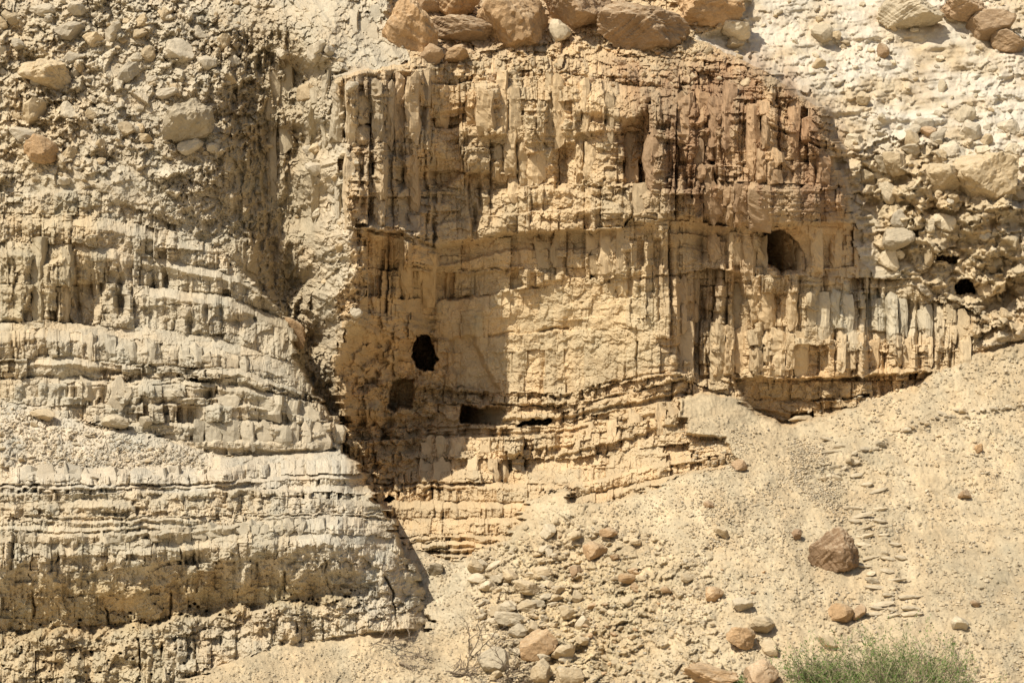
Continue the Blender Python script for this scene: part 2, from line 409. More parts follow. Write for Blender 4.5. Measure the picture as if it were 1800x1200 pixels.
# brown bastion and the fluted lower right wall get long vertical columns on top of their beds
def extra_columns(poly, w, h, A, crack, seed, soft=14, flute=.0):
    wgt = sstep(-soft, soft, sdist(poly))
    m = wgt > .01
    x = (PX + WARP + 1.8 * W3)[m]; y = (PY + 6 * W2 + 2 * W4)[m]
    ckv = np.clip(.3 + 2.0 * fbm(PX[m] / 26, PY[m] / 70, 2, seed + 15), 0, 1.3)
    d, cc, ed, c, r, o = prisms(x, y, w, h, seed)
    d = A * d + .6 * crack * ckv * cc + .12 * A * ed + .75 * WEDGE
    d3, c3k, e3k, c3, r3, o3 = prisms(x + 17, y, w * 2.8, h * 1.6, seed + 30)
    d += A * .8 * d3 + .8 * crack * ckv * c3k + .3 * WEDGE
    d2, c2k, e2k, c2, r2, o2 = prisms(x + 31, y, w * .5, h * .4, seed + 50)
    d += A * .28 * d2 + crack * .15 * ckv * c2k + .35 * WEDGE
    d -= flute * (ridge((PX[m] + 5 * W2[m]) / 11, PY[m] / 80, 2, seed + 10) - .6) * 1.5
    D[m] += d * wgt[m]
    k = np.where(m)[0], np.where(m)[1]
    sel = wgt[m] > .6
    CELL[k[0][sel], k[1][sel]] = seed * 10 ** 9 + (c[sel] + 5000) * 10 ** 4 + (r[sel] + 3000)
    TONE[k[0][sel], k[1][sel]] = (o[sel] - .5)
extra_columns([(1190,140),(1330,135),(1450,215),(1480,310),(1470,322),(1330,312),(1210,330),(1100,330),(1080,240)], 33, 95, .50, .14, 3100, flute=.06)
extra_columns([(1190,490),(1330,486),(1560,520),(1720,545),(1720,640),(1640,652),(1300,662),(1190,650)], 26, 80, .36, .09, 3200, flute=.09)
extra_columns([(1120,395),(1180,390),(1240,400),(1330,405),(1330,480),(1240,670),(1190,640),(1120,560)], 28, 110, .32, .09, 3300, flute=.07)
extra_columns([(622,405),(755,428),(762,520),(750,575),(690,560),(640,545)], 26, 90, .34, .12, 3500, flute=.08)
extra_columns([(598,130),(735,125),(748,330),(755,420),(700,400),(610,395)], 34, 130, .50, .12, 3400, flute=.06)

LEFTL = [
 [(0,325),(170,318),(300,360),(400,395),(480,440),(600,520)],
 [(0,372),(150,380),(230,392),(330,412),(400,428),(480,480),(600,540)],
 [(0,425),(130,428),(200,440),(300,456),(420,486),(500,530),(600,560)],
 [(0,500),(200,500),(300,508),(400,520),(520,570),(600,610)],
 [(0,568),(85,563),(150,572),(270,578),(380,592),(520,640),(600,690)],
 [(0,584),(85,575),(150,588),(270,600),(380,612),(520,664),(600,710)],
 [(0,632),(120,625),(200,640),(300,642),(420,648),(540,690),(600,725)],
 [(0,668),(100,662),(200,672),(300,664),(430,680),(570,712),(600,735)],
 [(0,712),(150,712),(300,708),(450,712),(600,745)],
 [(0,752),(150,742),(300,742),(450,740),(600,762)],
 [(0,790),(300,772),(450,772),(600,776)],
 [(0,830),(400,800),(600,800)],
]
LX = ([0, 120, 260, 600], [.35, .6, 1.1, 1.2])
LEFTP = [
 dict(w=20, h=26, A=.20, rough=.12, crack=.06, lump=.18, ledge=(.5, .45, 1), lx=LX, wedge=.4),
 dict(w=17, h=34, A=.20, rough=.12, crack=.08, lump=.16, ledge=(.45, .45, 1), lx=LX, wedge=.4),
 dict(w=26, h=60, A=.28, rough=.07, crack=.12, lump=.22, flute=.10, under=(.92,.15), ledge=(.4, .6, 1), lx=([0, 180, 300, 600], [0, .3, 1, 1.2])),
 dict(w=26, h=60, A=.22, rough=.08, crack=.12, lump=.20, flute=.10, under=(.93,.3), ledge=(.35, .6, 1), lx=([0, 180, 300, 600], [0, .3, 1, 1])),
 dict(w=20, h=12, A=.05, rough=.06, crack=.02, lump=.05, k=.8, wedge=.1),
 dict(w=16, h=34, A=.20, prot=.12, rough=.07, crack=.12, flute=.08, under=(.9,.2), ledge=(.25, .2, 1)),
 dict(w=26, h=15, A=.24, prot=.05, rough=.07, crack=.12, m='row', ledge=(.55, .6, 1), lx=LX),
 dict(w=24, h=30, A=.24, prot=.12, rough=.06, crack=.14, m='row', ledge=(.3, .35, 1), lx=LX),
 dict(w=19, h=34, A=.22, prot=.1, rough=.06, crack=.14, flute=.06, ledge=(.2, .15, 1)),
 dict(w=24, h=34, A=.22, prot=.1, rough=.06, crack=.15, m='row', under=(.92,.15), ledge=(.2, .2, 1)),
 dict(w=28, h=28, A=.18, prot=.2, rough=.06, crack=.15, m='row', ledge=(.2, .15, 1)),
]
beds(R['cliff_left'], LEFTL, LEFTP, 5000)

SHELFL = [
 [(0,700),(95,735),(260,765),(345,790),(390,800),(480,796),(590,795),(640,800)],
 [(0,821),(240,824),(380,827),(440,816),(520,808),(640,806)],
 [(0,850),(200,852),(380,848),(440,840),(520,834),(640,832)],
 [(0,868),(200,868),(380,864),(440,858),(520,854),(660,852)],
 [(0,890),(400,886),(660,890)],
]
SHELFP = [
 dict(w=20, h=20, A=.03, rough=.05, crack=0, lump=.06, wedge=.05),
 dict(w=20, h=40, A=.12, prot=.22, rough=.06, crack=.14, lump=.05, m='row', ledge=(.2,.15,1)),
 dict(w=18, h=9, A=.10, prot=-.1, rough=.07, crack=.05, m='row', ledge=(.6,.4,1)),
 dict(w=18, h=12, A=.10, prot=.05, rough=.06, crack=.1, m='row', ledge=(.5,.3,1)),
]
beds(R['shelf'], SHELFL, SHELFP, 6000)

BLUFFL = [
 [(0,860),(250,858),(470,852),(650,860)],
 [(0,880),(250,878),(470,872),(650,880)],
 [(0,908),(240,908),(430,903),(680,900)],
 [(0,934),(160,938),(330,928),(480,914),(600,906),(690,922)],
 [(0,952),(160,955),(330,944),(500,932),(690,944)],
 [(0,1000),(160,1005),(330,990),(500,980),(720,990)],
 [(0,1050),(200,1050),(330,1040),(480,1030),(600,1025),(740,1030)],
 [(0,1108),(200,1096),(330,1076),(480,1056),(600,1048),(740,1050)],
 [(0,1150),(200,1132),(350,1108),(520,1082),(740,1072)],
 [(0,1260),(740,1250)],
]
BLUFFP = [
 dict(w=18, h=14, A=.10, prot=.1, rough=.10, crack=.06, lump=.14, ledge=(.5,.2,1)),
 dict(w=15, h=13, A=.13, rough=.10, crack=.06, lump=.18, ledge=(.45,.18,1)),
 dict(w=17, h=10, A=.12, rough=.08, crack=.08, m='row', ledge=(.5,.25,2)),
 dict(w=17, h=24, A=.14, prot=.2, rough=.06, crack=.16, m='row', ledge=(.25,.25,1)),
 dict(w=17, h=34, A=.16, prot=.2, rough=.10, crack=.12, lump=.22, flute=.08, ledge=(.3,.2,1)),
 dict(w=22, h=50, A=.15, prot=.2, rough=.13, crack=.06, lump=.30, flute=.05, wedge=.3),
 dict(w=26, h=50, A=.13, prot=.2, rough=.12, crack=.10, lump=.26, wedge=.25),
 dict(m='shard', w=26, h=26, A=.13, prot=.2, rough=.13, crack=.08, lump=.24),
 dict(w=22, h=44, A=.16, prot=.15, rough=.11, crack=.10, lump=.34, flute=.08, under=(.5,.5), us=.5, wedge=.3),
]
beds(R['bluff_front'], BLUFFL, BLUFFP, 7000)

# the soft bed of the front bluff is worn back under the lumpy face, deepest along its base
ya = np.interp(PX, [0,160,330,480,640], [985,985,978,985,1010]) + 34 * fbm(PX / 42, PY / 60, 3, 941) + 10 * CH20 + 6 * W3
yb = np.interp(PX, [0,200,330,480,640,740], [1108,1098,1078,1058,1046,1046]) + 14 * MID + 5 * W3
rc = np.clip((PY - ya) / np.maximum(yb - ya, 10), 0, 1) ** 1.05 * (1 - sstep(0, 16, PY - yb))
D += R['bluff_front'] * rc * 1.25 * np.interp(PX, [0,330,560,680], [1,1,.75,.1]).astype(np.float32)

# ------------------------------------------------------------------ proud slabs, recesses and caves
def patch(poly, delta, soft=2.0, fadeto=None):
    global D
    d = sdist(poly, PX + 6 * W1 + 4 * W3, PY + 6 * W2 + 4 * W4)
    D += delta * sstep(-soft, soft, d)
    return d

patch([(605,128),(700,118),(742,122),(753,200),(757,330),(760,428),(700,406),(610,400)], -.7, 2)
patch([(640,404),(758,430),(763,520),(745,570),(660,560)], -.3, 3)
patch([(765,335),(800,318),(822,300),(826,416),(763,431)], -.55, 3)                 # big plain slab by the corner
patch([(838,340),(1000,330),(1090,360),(1108,372),(1095,400),(1000,402),(838,416)], -.35, 3)
patch([(1108,330),(1200,330),(1470,325),(1490,345),(1488,392),(1330,398),(1200,386),(1110,384)], -.32, 5)   # heavy bed under the bastion
patch([(764,392),(830,380),(1000,366),(1080,362),(1104,372),(1098,401),(1000,404),(830,421),(764,434)], -.4, 1.6)
patch([(766,438),(830,424),(1000,408),(1090,406),(1060,432),(900,440),(770,462)], .3, 2)
patch([(765,436),(905,415),(915,470),(768,482)], .25, 3)
patch([(768,482),(905,474),(920,500),(850,520),(770,526)], .50, 3)
patch([(790,592),(835,590),(850,640),(880,690),(870,712),(805,710)], .45, 5)          # hollow in the shade
patch([(1290,664),(1460,667),(1640,652),(1600,690),(1480,724),(1372,750),(1310,705)], .95, 3)   # undercut at the cliff foot
patch([(1262,478),(1285,470),(1287,540),(1262,545)], -.25, 3)
patch([(0,850),(200,853),(392,849),(392,860),(0,862)], .12, 2)                      # shade under the thin shelf bed
patch([(360,786),(500,792),(585,788),(590,798),(470,803),(362,797)], .3, 2)
patch([(738,770),(870,766),(885,800),(878,850),(738,850)], -.25, 4)
patch([(0,440),(60,450),(60,520),(40,562),(0,565)], -.5, 5)
patch([(75,470),(130,440),(128,562),(66,562)], -.45, 5)

for poly, dl in [
 ([(835,150),(880,148),(886,235),(850,242)], -.4), ([(920,192),(960,188),(958,268),(925,272)], -.5), ([(965,165),(985,160),(1003,330),(978,332)], .5),
 ([(1000,140),(1060,140),(1064,230),(1010,236)], -.45), ([(1035,330),(1108,325),(1112,372),(1095,402),(1040,404)], -.45), ([(828,270),(845,285),(850,416),(832,418)], .75),
 ([(748,130),(756,130),(760,330),(752,330)], .4), ([(1195,200),(1212,195),(1219,332),(1201,332)], .65), ([(1240,180),(1256,180),(1263,325),(1247,325)], .55),
 ([(1308,210),(1322,210),(1331,320),(1313,320)], .5), ([(1376,250),(1388,250),(1396,325),(1381,325)], .45), ([(1425,225),(1434,230),(1445,320),(1432,320)], .4),
 ([(627,150),(640,150),(651,380),(634,380)], .75), ([(690,150),(702,140),(713,330),(695,340)], .65), ([(650,170),(668,165),(676,300),(656,300)], -.4), ([(708,140),(730,138),(732,240),(712,245)], -.4),
 ([(1248,420),(1288,420),(1294,655),(1251,655)], -.35), ([(1357,505),(1366,505),(1372,650),(1360,650)], .4), ([(1442,515),(1452,515),(1456,650),(1446,650)], .4), ([(1398,500),(1406,500),(1410,580),(1402,580)], .35),
 ([(60,440),(70,440),(73,560),(61,560)], .5), ([(122,432),(132,432),(141,562),(129,562)], .5), ([(206,440),(215,440),(216,560),(207,560)], .4), ([(1567,540),(1578,540),(1592,640),(1577,640)], .35), ([(1150,420),(1158,420),(1166,560),(1156,560)], .3), ([(1100,440),(1107,440),(1112,520),(1103,520)], .3),
 ([(900,470),(918,468),(905,480),(890,482)], -.5), ([(990,200),(1010,200),(1015,250),(995,250)], -.3), ([(1130,170),(1160,165),(1165,300),(1138,310)], -.4), ([(1168,190),(1180,185),(1186,300),(1172,305)], .45),
 ([(990,742),(1110,716),(1195,698),(1198,740),(1110,770),(985,800)], -.35), ([(875,745),(915,748),(920,795),(880,800)], -.55), ([(930,790),(1010,780),(1000,840),(930,835)], .35)]:
    if dl > .34 and (poly[2][1] - poly[0][1]) > 60:
        d_ = sdist(poly, PX + 6 * W1 + 5 * W3, PY + 8 * W4)
        D += .8 * dl * sstep(-2.5, 2.5, d_) * np.clip(.55 + 1.9 * fbm(PX / 16, PY / 34, 2, 961), 0, 1.2).astype(np.float32)
    else:
        patch(poly, dl, 2.5)
lam = sstep(-8, 8, sdist([(1325,322),(1475,328),(1485,380),(1330,388)]))
D += lam * (.16 * fbm(PX / 70, PY / 4.2, 3, 955) - .25 * (1 - np.clip((PY - 355) / 34, -1, 1) ** 2)).astype(np.float32)
CAVE = np.zeros(PX.shape, np.int8)
def cave(k, poly, depth, soft=1.3, lr=None):
    global D
    d = sdist(poly, PX + 5 * W3 + 1.5 * FINE, PY + 5 * W4 + 2 * CH5)
    if lr:
        depth = np.interp(PX, [lr[0], lr[1]], [lr[2], lr[3]]).astype(np.float32)
    D = D * (1 - .8 * sstep(-1, 3, d)) + (depth + .25 * MID + .15 * W3) * sstep(-soft, soft, d)
    CAVE[d > -0.5] = k
def oval(cx, cy, rx, ry, n=14):
    return [(cx + rx * math.cos(2 * math.pi * i / n), cy + ry * math.sin(2 * math.pi * i / n)) for i in range(n)]
cave(1, [(732,592),(750,590),(759,600),(763,620),(769,633),(763,638),(759,648),(747,651),(732,645),(724,630),(727,607)], 6.5)
cave(2, [(693,667),(725,668),(724,717),(683,720),(685,693)], 1.7, 2.4, (684, 726, 3.4, 1.7))
cave(3, [(810,712),(830,715),(890,720),(880,745),(811,745)], 2.4, 2.4, (812, 885, 5.0, 1.3))
cave(4, [(920,739),(970,734),(967,744),(908,748)], 2.6)
cave(5, oval(686,877,8,5), 2.5)
cave(6, [(1333,412),(1360,404),(1404,402),(1424,420),(1428,450),(1414,478),(1378,480),(1354,466),(1342,436)], 1.1, 7, (1340, 1425, 1.9, .5))
cave(6, [(1343,410),(1378,406),(1400,424),(1413,450),(1404,474),(1374,475),(1352,462)], 3.2, 2.2, (1345, 1412, 4.8, 1.6))
cave(7, [(1679,516),(1680,500),(1687,493),(1700,491),(1709,498),(1711,516)], 5.0)
cave(8, [(1643,447),(1683,452),(1683,461),(1643,456)], 2.0)
cave(9, oval(672,612,12,24), .8, 5)
cave(10, [(1390,727),(1430,724),(1428,733),(1392,736)], 1.6)

def crackline(pts, width, depth):
    global D
    p = np.array(pts, float)
    x0, y0 = p.min(0) - 30; x1, y1 = p.max(0) + 30
    m = (PX > x0) & (PX < x1) & (PY > y0) & (PY < y1)
    x = (PX + 4 * W3)[m]; y = (PY + 4 * W4)[m]; d = np.full(x.shape, 1e9)
    for a, b in zip(p[:-1], p[1:]):
        e = b - a; t = np.clip(((x - a[0]) * e[0] + (y - a[1]) * e[1]) / (e @ e), 0, 1)
        d = np.minimum(d, np.hypot(x - a[0] - t * e[0], y - a[1] - t * e[1]))
    D[m] += depth * np.exp(-(d / width) ** 2) * np.clip(.35 + 1.6 * fbm(PX[m] / 30, PY[m] / 30, 2, 951), 0, 1)
for pts in ([(100,955),(102,1010)], [(57,1015),(60,1082)], [(184,1030),(190,1096)], [(301,1000),(300,1088)], [(243,1120),(248,1200)], [(452,990),(450,1018)], [(500,1005),(503,1040),(518,1056)],
            [(572,985),(576,1030),(586,1052)], [(285,1105),(282,1180)], [(667,1000),(690,1040),(700,1100)], [(388,1110),(390,1140)], [(520,1050),(523,1110)]):
    crackline(pts, 1.7, .5)
for pts in ([(760,433),(830,420),(1000,403),(1095,400)], [(1108,384),(1200,387),(1335,402)], [(1240,400),(1243,470),(1238,560),(1245,670)], [(822,300),(828,418)], [(742,130),(748,330)],
            [(860,590),(1000,575)], [(880,712),(1000,715),(1100,692),(1200,668)], [(820,690),(1000,694),(1080,672),(1190,650)], [(765,478),(910,470)], [(640,402),(752,420)],
            [(1480,390),(1490,340),(1465,280)], [(770,525),(870,515)], [(930,503),(1070,496)], [(1120,600),(1120,660)], [(1300,662),(1460,666),(1640,652)]):
    crackline(pts, 1.9, .35)

# ------------------------------------------------------------------ weathered, debris and scree surfaces
for nm, amp in (('slope_upper_left', .75), ('slope_upper_right', .34)):
    m = R[nm]
    va = np.clip(.9 + 1.2 * fbm(PX[m] / 110, PY[m] / 80, 3, 801), .25, 1.7)
    D[m] += amp * va * (.55 * MID[m] + .16 * fbm(PX[m] / 9, PY[m] / 9, 3, 808) + .34 * CH20[m] + .24 * CH9[m] + .14 * CH5[m] - .25 * (ridge(PX[m] / 40, PY[m] / 40, 3, 818) - .6))
m = (R['cliff_main']) & (LAYER == 0)
D[m] += .35 * MID[m] + .34 * CH20[m] + .22 * CH9[m] + .12 * CH5[m]
m = R['slope_upper_right']
D[m] += .14 * fbm(PX[m] / 110, (PY[m] + .12 * PX[m]) / 8, 3, 803) + .45 * fbm(PX[m] / 50, PY[m] / 26, 3, 804)
m = R['slope_upper_left']
D[m] -= .42 * (ridge((.80 * PX[m] - .6 * PY[m] + 12 * W1[m]) / 30, (.6 * PX[m] + .80 * PY[m]) / 110, 3, 805) - .6) * 1.3
gul = sstep(-30, 30, sdist([(385,60),(530,30),(545,330),(540,600),(600,790),(560,760),(480,520),(400,400),(350,300)], pad=80))
D += gul * (-.45 * (ridge((PX + 8 * W2) / 13, PY / 55, 3, 828) - .6) * 1.5 + .25 * chips((PX + 4 * W3) / 13, PY / 34, 829) - .25 * (ridge((PX + 14 * W1) / 34, PY / 140, 2, 838) - .6))
alc = sstep(-25, 25, sdist([(640,540),(760,590),(800,700),(760,760),(690,860),(640,850),(600,760),(600,640)], pad=80))
D += alc * (.5 * MID + .2 * CH20 + .10 * fbm(PX / 12, PY / 12, 3, 848) + .14 * CH9 + .14 * CH20)
# conglomerate tongue on the right of the bastion, with hollows
con = sstep(-30, 30, sdist([(1490,250),(1620,240),(1800,280),(1900,300),(1900,580),(1730,600),(1690,540),(1560,470),(1510,400)], pad=80))
D += con * (.55 * fbm(PX / 34, PY / 30, 4, 858) + .95 * chips((PX + 8 * W3) / 42, (PY + 8 * W4) / 34, 861) + .35 * chips((PX + 4 * W3) / 19, (PY + 4 * W4) / 17, 862) - .35 * (ridge(PX / 55, PY / 40, 3, 868) - .6))
m = R['scree_slope'] | (R['shelf'] & (LAYER <= 1))
D[m] += .26 * fbm(PX[m] / 80, PY[m] / 40, 4, 878) + .10 * MID[m] + .05 * W3[m] + (.05 * CH5[m] + .05 * CH9[m]) * np.clip(.9 + 1.6 * fbm(PX[m] / 70, PY[m] / 60, 3, 871), .1, 1.8)
run = sstep(-40, 40, sdist([(850,960),(1000,960),(1180,1010),(1150,1110),(1080,1240),(880,1240),(860,1100)], pad=90))
D += run * (.25 * CH20 + .15 * CH9 + .30 * fbm(PX / 30, PY / 22, 4, 888) + .08 * fbm(PX / 8, PY / 6, 2, 889))
rx = np.interp(PY, [985, 1040, 1100, 1160, 1240], [1003, 1022, 1045, 1068, 1085]) + 10 * W1
D += R['scree_slope'] * .55 * np.exp(-((PX - rx) / 13) ** 2) * sstep(985, 1020, PY).astype(np.float32) * np.clip(.8 + W2, .3, 1.4)
# gullies running down the right hand scree
D += R['scree_slope'] * sstep(1150, 1350, PX) * .26 * (ridge((PX - .35 * PY + 25 * W1) / 75, PY / 240, 4, 898) - .6) * 1.6
# trodden band and low bank across the scree
bank = [(1300,900),(1420,840),(1560,770),(1700,715),(1900,690)]
by = np.interp(PX, *np.array([(1380,900),(1450,840),(1520,790),(1600,745),(1700,722),(1800,706),(1900,690)]).T) + 6 * W2
D += R['scree_slope'] * sstep(1400, 1480, PX) * ((-.14 * np.exp(-((PY - by - 5) / 11) ** 2) + .08 * np.exp(-((PY - by - 18) / 9) ** 2)) * np.clip(.8 + 1.2 * W1, 0, 1.5)).astype(np.float32)

# stones bedded in the debris: faceted bumps
BUMP = np.zeros(PX.shape, np.float32); STONE = np.zeros(PX.shape, np.float32)
ix0 = int(np.argmin(np.abs(gx - fx[0]))); iy0 = int(np.argmin(np.abs(gy - fy[0])))
def stamp(cx, cy, r, hgt, tone):
    a = random.uniform(.65, 1.0); th = random.gauss(0, .5)
    n = int(r * 1.5 / STEP) + 2
    i = ix0 + int((cx - fx[0]) / STEP); j = iy0 + int((cy - fy[0]) / STEP)
    i0, i1, j0, j1 = max(i - n, 0), min(i + n + 1, NX), max(j - n, 0), min(j + n + 1, NY)
    if i1 <= i0 or j1 <= j0: return
    x = (PX[j0:j1, i0:i1] - cx) / r; y = (PY[j0:j1, i0:i1] - cy) / r
    u = x * math.cos(th) + y * math.sin(th); v = (-x * math.sin(th) + y * math.cos(th)) / a
    f = np.full(x.shape, 1.0, np.float32) + random.uniform(-.7, .7) * u + random.uniform(-.3, .8) * v
    k = random.randint(3, 5); p0 = random.random() * 6.28
    for q in range(k):
        an = p0 + 6.283 * q / k + random.uniform(-.35, .35)
        f = np.minimum(f, random.uniform(2.0, 6) * (random.uniform(.7, 1.05) - (u * math.cos(an) + v * math.sin(an))))
    f = np.clip(f, 0, 1.6) * hgt
    sub = BUMP[j0:j1, i0:i1]
    w = f > sub
    sub[w] = f[w]
    STONE[j0:j1, i0:i1][w] = tone
def scatter(poly, n, r0, r1, hk, pw=2.2):
    p = np.array(poly); x0, y0 = p.min(0); x1, y1 = p.max(0); c = 0; tries = 0
    while c < n and tries < n * 6:
        tries += 1
        x = random.uniform(x0, x1); y = random.uniform(y0, y1); ins = False
        for (ax, ay), (bx, by_) in zip(poly, poly[1:] + poly[:1]):
            if (ay > y) != (by_ > y) and x < (bx - ax) * (y - ay) / (by_ - ay) + ax: ins = not ins
        if not ins: continue
        r = r0 + (r1 - r0) * random.random() ** pw
        stamp(x, y, r, r * .025 * hk * random.uniform(.6, 1.3), random.uniform(-1, 1)); c += 1
UL = [(-60,-40),(400,-40),(420,120),(400,330),(300,350),(180,320),(-60,330)]
UR = [(1230,70),(1310,-40),(1860,-40),(1860,580),(1720,580),(1640,500),(1530,470),(1490,300),(1420,170)]
scatter(UL, 800, 2.5, 14, 1.1, 2.6)
scatter(UL, 1500, 1.8, 4, .9)
scatter([(400,50),(600,100),(640,500),(600,560),(540,520),(480,480),(420,400)], 480, 2.5, 9, 1.0)
scatter([(540,110),(612,130),(640,400),(640,520),(560,480)], 330, 3, 10, 1.1)
scatter(UR, 520, 2.0, 8, .8, 3)
scatter(UR, 1500, 1.5, 3, .6, 2)
scatter([(1500,250),(1860,260),(1860,600),(1720,580),(1560,480)], 420, 3, 16, 1.2)
scatter([(740,95),(1040,60),(1230,90),(1320,110),(1440,190),(1250,170),(1050,140),(800,140)], 420, 2.5, 9, 1.0)
scatter([(1280,700),(1900,560),(1860,1240),(1200,1240),(1240,800)], 3200, 2.0, 4.2, .8, 3)
scatter([(820,960),(1000,900),(1250,960),(1260,1240),(820,1240)], 3600, 1.6, 10, .95, 2.8)
scatter([(1200,720),(1320,740),(1450,780),(1400,960),(1250,960),(1000,900),(1200,840)], 1200, 1.8, 3.6, .8, 3)
scatter([(690,930),(830,1000),(860,1240),(300,1240),(480,1140),(750,1110)], 1000, 1.8, 4.5, .8, 3)
scatter([(0,705),(120,745),(340,795),(380,822),(0,820)], 420, 2, 7, .8, 3)
scatter([(1380,760),(1440,790),(1500,900),(1470,930),(1400,860)], 260, 2.2, 4.5, .9, 2)
for _ in range(150):
    x = random.uniform(0, 620); y = np.interp(x, [0,200,330,480,620], [1104,1092,1074,1058,1046]) + random.gauss(0, 5)
    stamp(x, y, random.uniform(1.8, 3.6), -.0, 0)
ok = (LAYER == 0) | R['slope_upper_left'] | R['slope_upper_right'] | R['scree_slope'] | R['shelf'] | (PY < 190)
BUMP *= ok
D -= BUMP
# burrow holes along the soft beds of the front bluff
def hole(cx, cy, r, dep):
    global D
    n = int(r * 3 / STEP) + 2
    i = ix0 + int((cx - fx[0]) / STEP); j = iy0 + int((cy - fy[0]) / STEP)
    s = (slice(max(j - n, 0), j + n + 1), slice(max(i - n, 0), i + n + 1))
    D[s] += dep * np.exp(-(((PX[s] - cx) / r) ** 2 + ((PY[s] - cy) / (r * .8)) ** 2) ** 2)
for _ in range(55):
    x = random.uniform(0, 640); y = np.interp(x, [0,200,330,480,640], [1106,1094,1076,1058,1046]) + random.gauss(-2, 9)
    hole(x, y, random.choice([1.3, 1.6, 2, 2.8]), .5)
for _ in range(60):
    if _ < 24: hole(random.uniform(0, 330), random.uniform(1130, 1200), random.uniform(1.4, 2.6), .5)

YT = YB + D
fade = sstep(0, 60, np.maximum(np.maximum(-70 - PX, PX - 1870), np.maximum(-50 - PY, PY - 1250)))
YT = YT * (1 - fade) + (YB + .4 * MID) * fade

def depth_at(px, py):
    i = np.clip(np.searchsorted(gx, px), 1, NX - 1); j = np.clip(np.searchsorted(gy, py), 1, NY - 1)
    return float(YT[j, i])
def depth_near(px, py, r):
    i0, i1 = np.searchsorted(gx, [px - r, px + r]); j0, j1 = np.searchsorted(gy, [py - r, py + r])
    return float(np.median(YT[j0:j1 + 1, i0:i1 + 1]))

# ------------------------------------------------------------------ stone colours (reflectance; the bastion brown also holds its self-shadow)
TAN = (.495, .37, .215); GREY = (.455, .385, .27); WHITE = (.57, .495, .375); SHADED_BROWN = (.285, .178, .098); SCREE = (.47, .372, .23); OCHRE = (.47, .335, .18); DULL = (.37, .295, .185)
regcol = dict(cliff_main=TAN, slope_upper_right=WHITE, slope_upper_left=GREY, scree_slope=SCREE, cliff_left=GREY, shelf=(.49, .42, .305), bluff_front=(.45, .375, .255))
C = np.zeros(PX.shape + (3,), np.float32)
for i, nm in enumerate(NAMES):
    C[REG == i] = regcol[nm]
m = R['slope_upper_right']
w = np.clip(.25 + 1.5 * fbm(PX[m] / 60, PY[m] / 30, 4, 971), 0, .9)[:, None]
C[m] = C[m] * (1 - w) + np.array((.47, .365, .225), np.float32) * w
m = R['scree_slope']
C[m] *= (1 + .16 * fbm((PX[m] - .3 * PY[m]) / 40, PY[m] / 130, 3, 972) + .12 * fbm(PX[m] / 160, PY[m] / 90, 2, 973))[:, None]
STREAK = np.clip(.75 + 1.3 * fbm((PX + WARP) / 9, PY / 130, 3, 974) + .5 * fbm(PX / 50, PY / 40, 2, 975), .15, 1.15).astype(np.float32)
def tint(poly, col, k=1.0, soft=30, streak=False):
    w = (k * sstep(-soft, soft, sdist(poly, PX + 25 * W1 + 8 * W3, PY + 25 * W2 + 8 * W4, pad=soft + 40)))[..., None]
    if streak: w = np.minimum(w * (.35 + .65 * STREAK[..., None]), 1)
    C[:] = C * (1 - w) + np.array(col, np.float32) * w
tint([(1080,110),(1330,110),(1450,190),(1490,320),(1470,400),(1300,410),(1200,380),(1120,300)], SHADED_BROWN, 1, 55, True)  # brown bastion rock, colour darkened further to stand in for its self-shadow
tint([(1180,380),(1470,400),(1440,490),(1300,500),(1200,640),(1170,520)], (.44, .325, .195), .8, 40, True)
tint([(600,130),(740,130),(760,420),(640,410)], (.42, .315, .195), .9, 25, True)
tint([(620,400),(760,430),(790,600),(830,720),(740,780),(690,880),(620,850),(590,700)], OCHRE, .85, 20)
tint([(1290,664),(1640,652),(1500,720),(1380,750)], OCHRE, .8, 12)
tint([(740,0),(1060,0),(1040,60),(900,95),(740,100)], (.44, .31, .18), .9, 20)
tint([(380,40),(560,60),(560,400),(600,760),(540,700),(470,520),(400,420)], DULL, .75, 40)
tint([(0,1020),(640,1010),(620,1060),(330,1090),(0,1130)], (.40, .305, .165), .75, 20)
tint([(0,1130),(300,1100),(300,1240),(0,1240)], (.42, .33, .19), .6, 20)
tint([(1480,260),(1800,280),(1800,600),(1720,600),(1560,470)], (.47, .365, .22), .95, 35)
tint([(0,360),(180,350),(180,560),(60,570),(0,700)], (.45, .35, .205), .7, 35)
tint([(0,0),(120,60),(160,320),(0,330)], (.48, .38, .235), .6, 50)
tint([(480,830),(700,940),(740,1060),(640,1080),(520,950)], (.49, .425, .315), .7, 35)
tint([(1480,480),(1640,530),(1680,600),(1500,620),(1430,560)], (.48, .42, .30), .6, 30)
tint([(850,480),(1150,480),(1150,640),(880,650)], (.55, .43, .255), .6, 40)
tint([(700,930),(830,1000),(850,1100),(760,1100)], (.50, .425, .29), .7, 25)
tint([(900,960),(1180,1000),(1100,1200),(950,1200)], (.53, .415, .24), .6, 40)
val = 1 + .16 * TONE + .10 * fbm(PX / 45, PY / 18, 3, 911) + .06 * fbm(PX / 120, PY / 120, 2, 912)
C *= val[..., None]
hue = (.05 * fbm(PX / 30, PY / 30, 3, 921) + .05 * TONE)[..., None]
C *= 1 + hue * np.array([1.0, -.1, -1.3], np.float32)
C *= (1 + .14 * STONE * (BUMP > .01))[..., None]
C = np.clip(C, .02, .8)

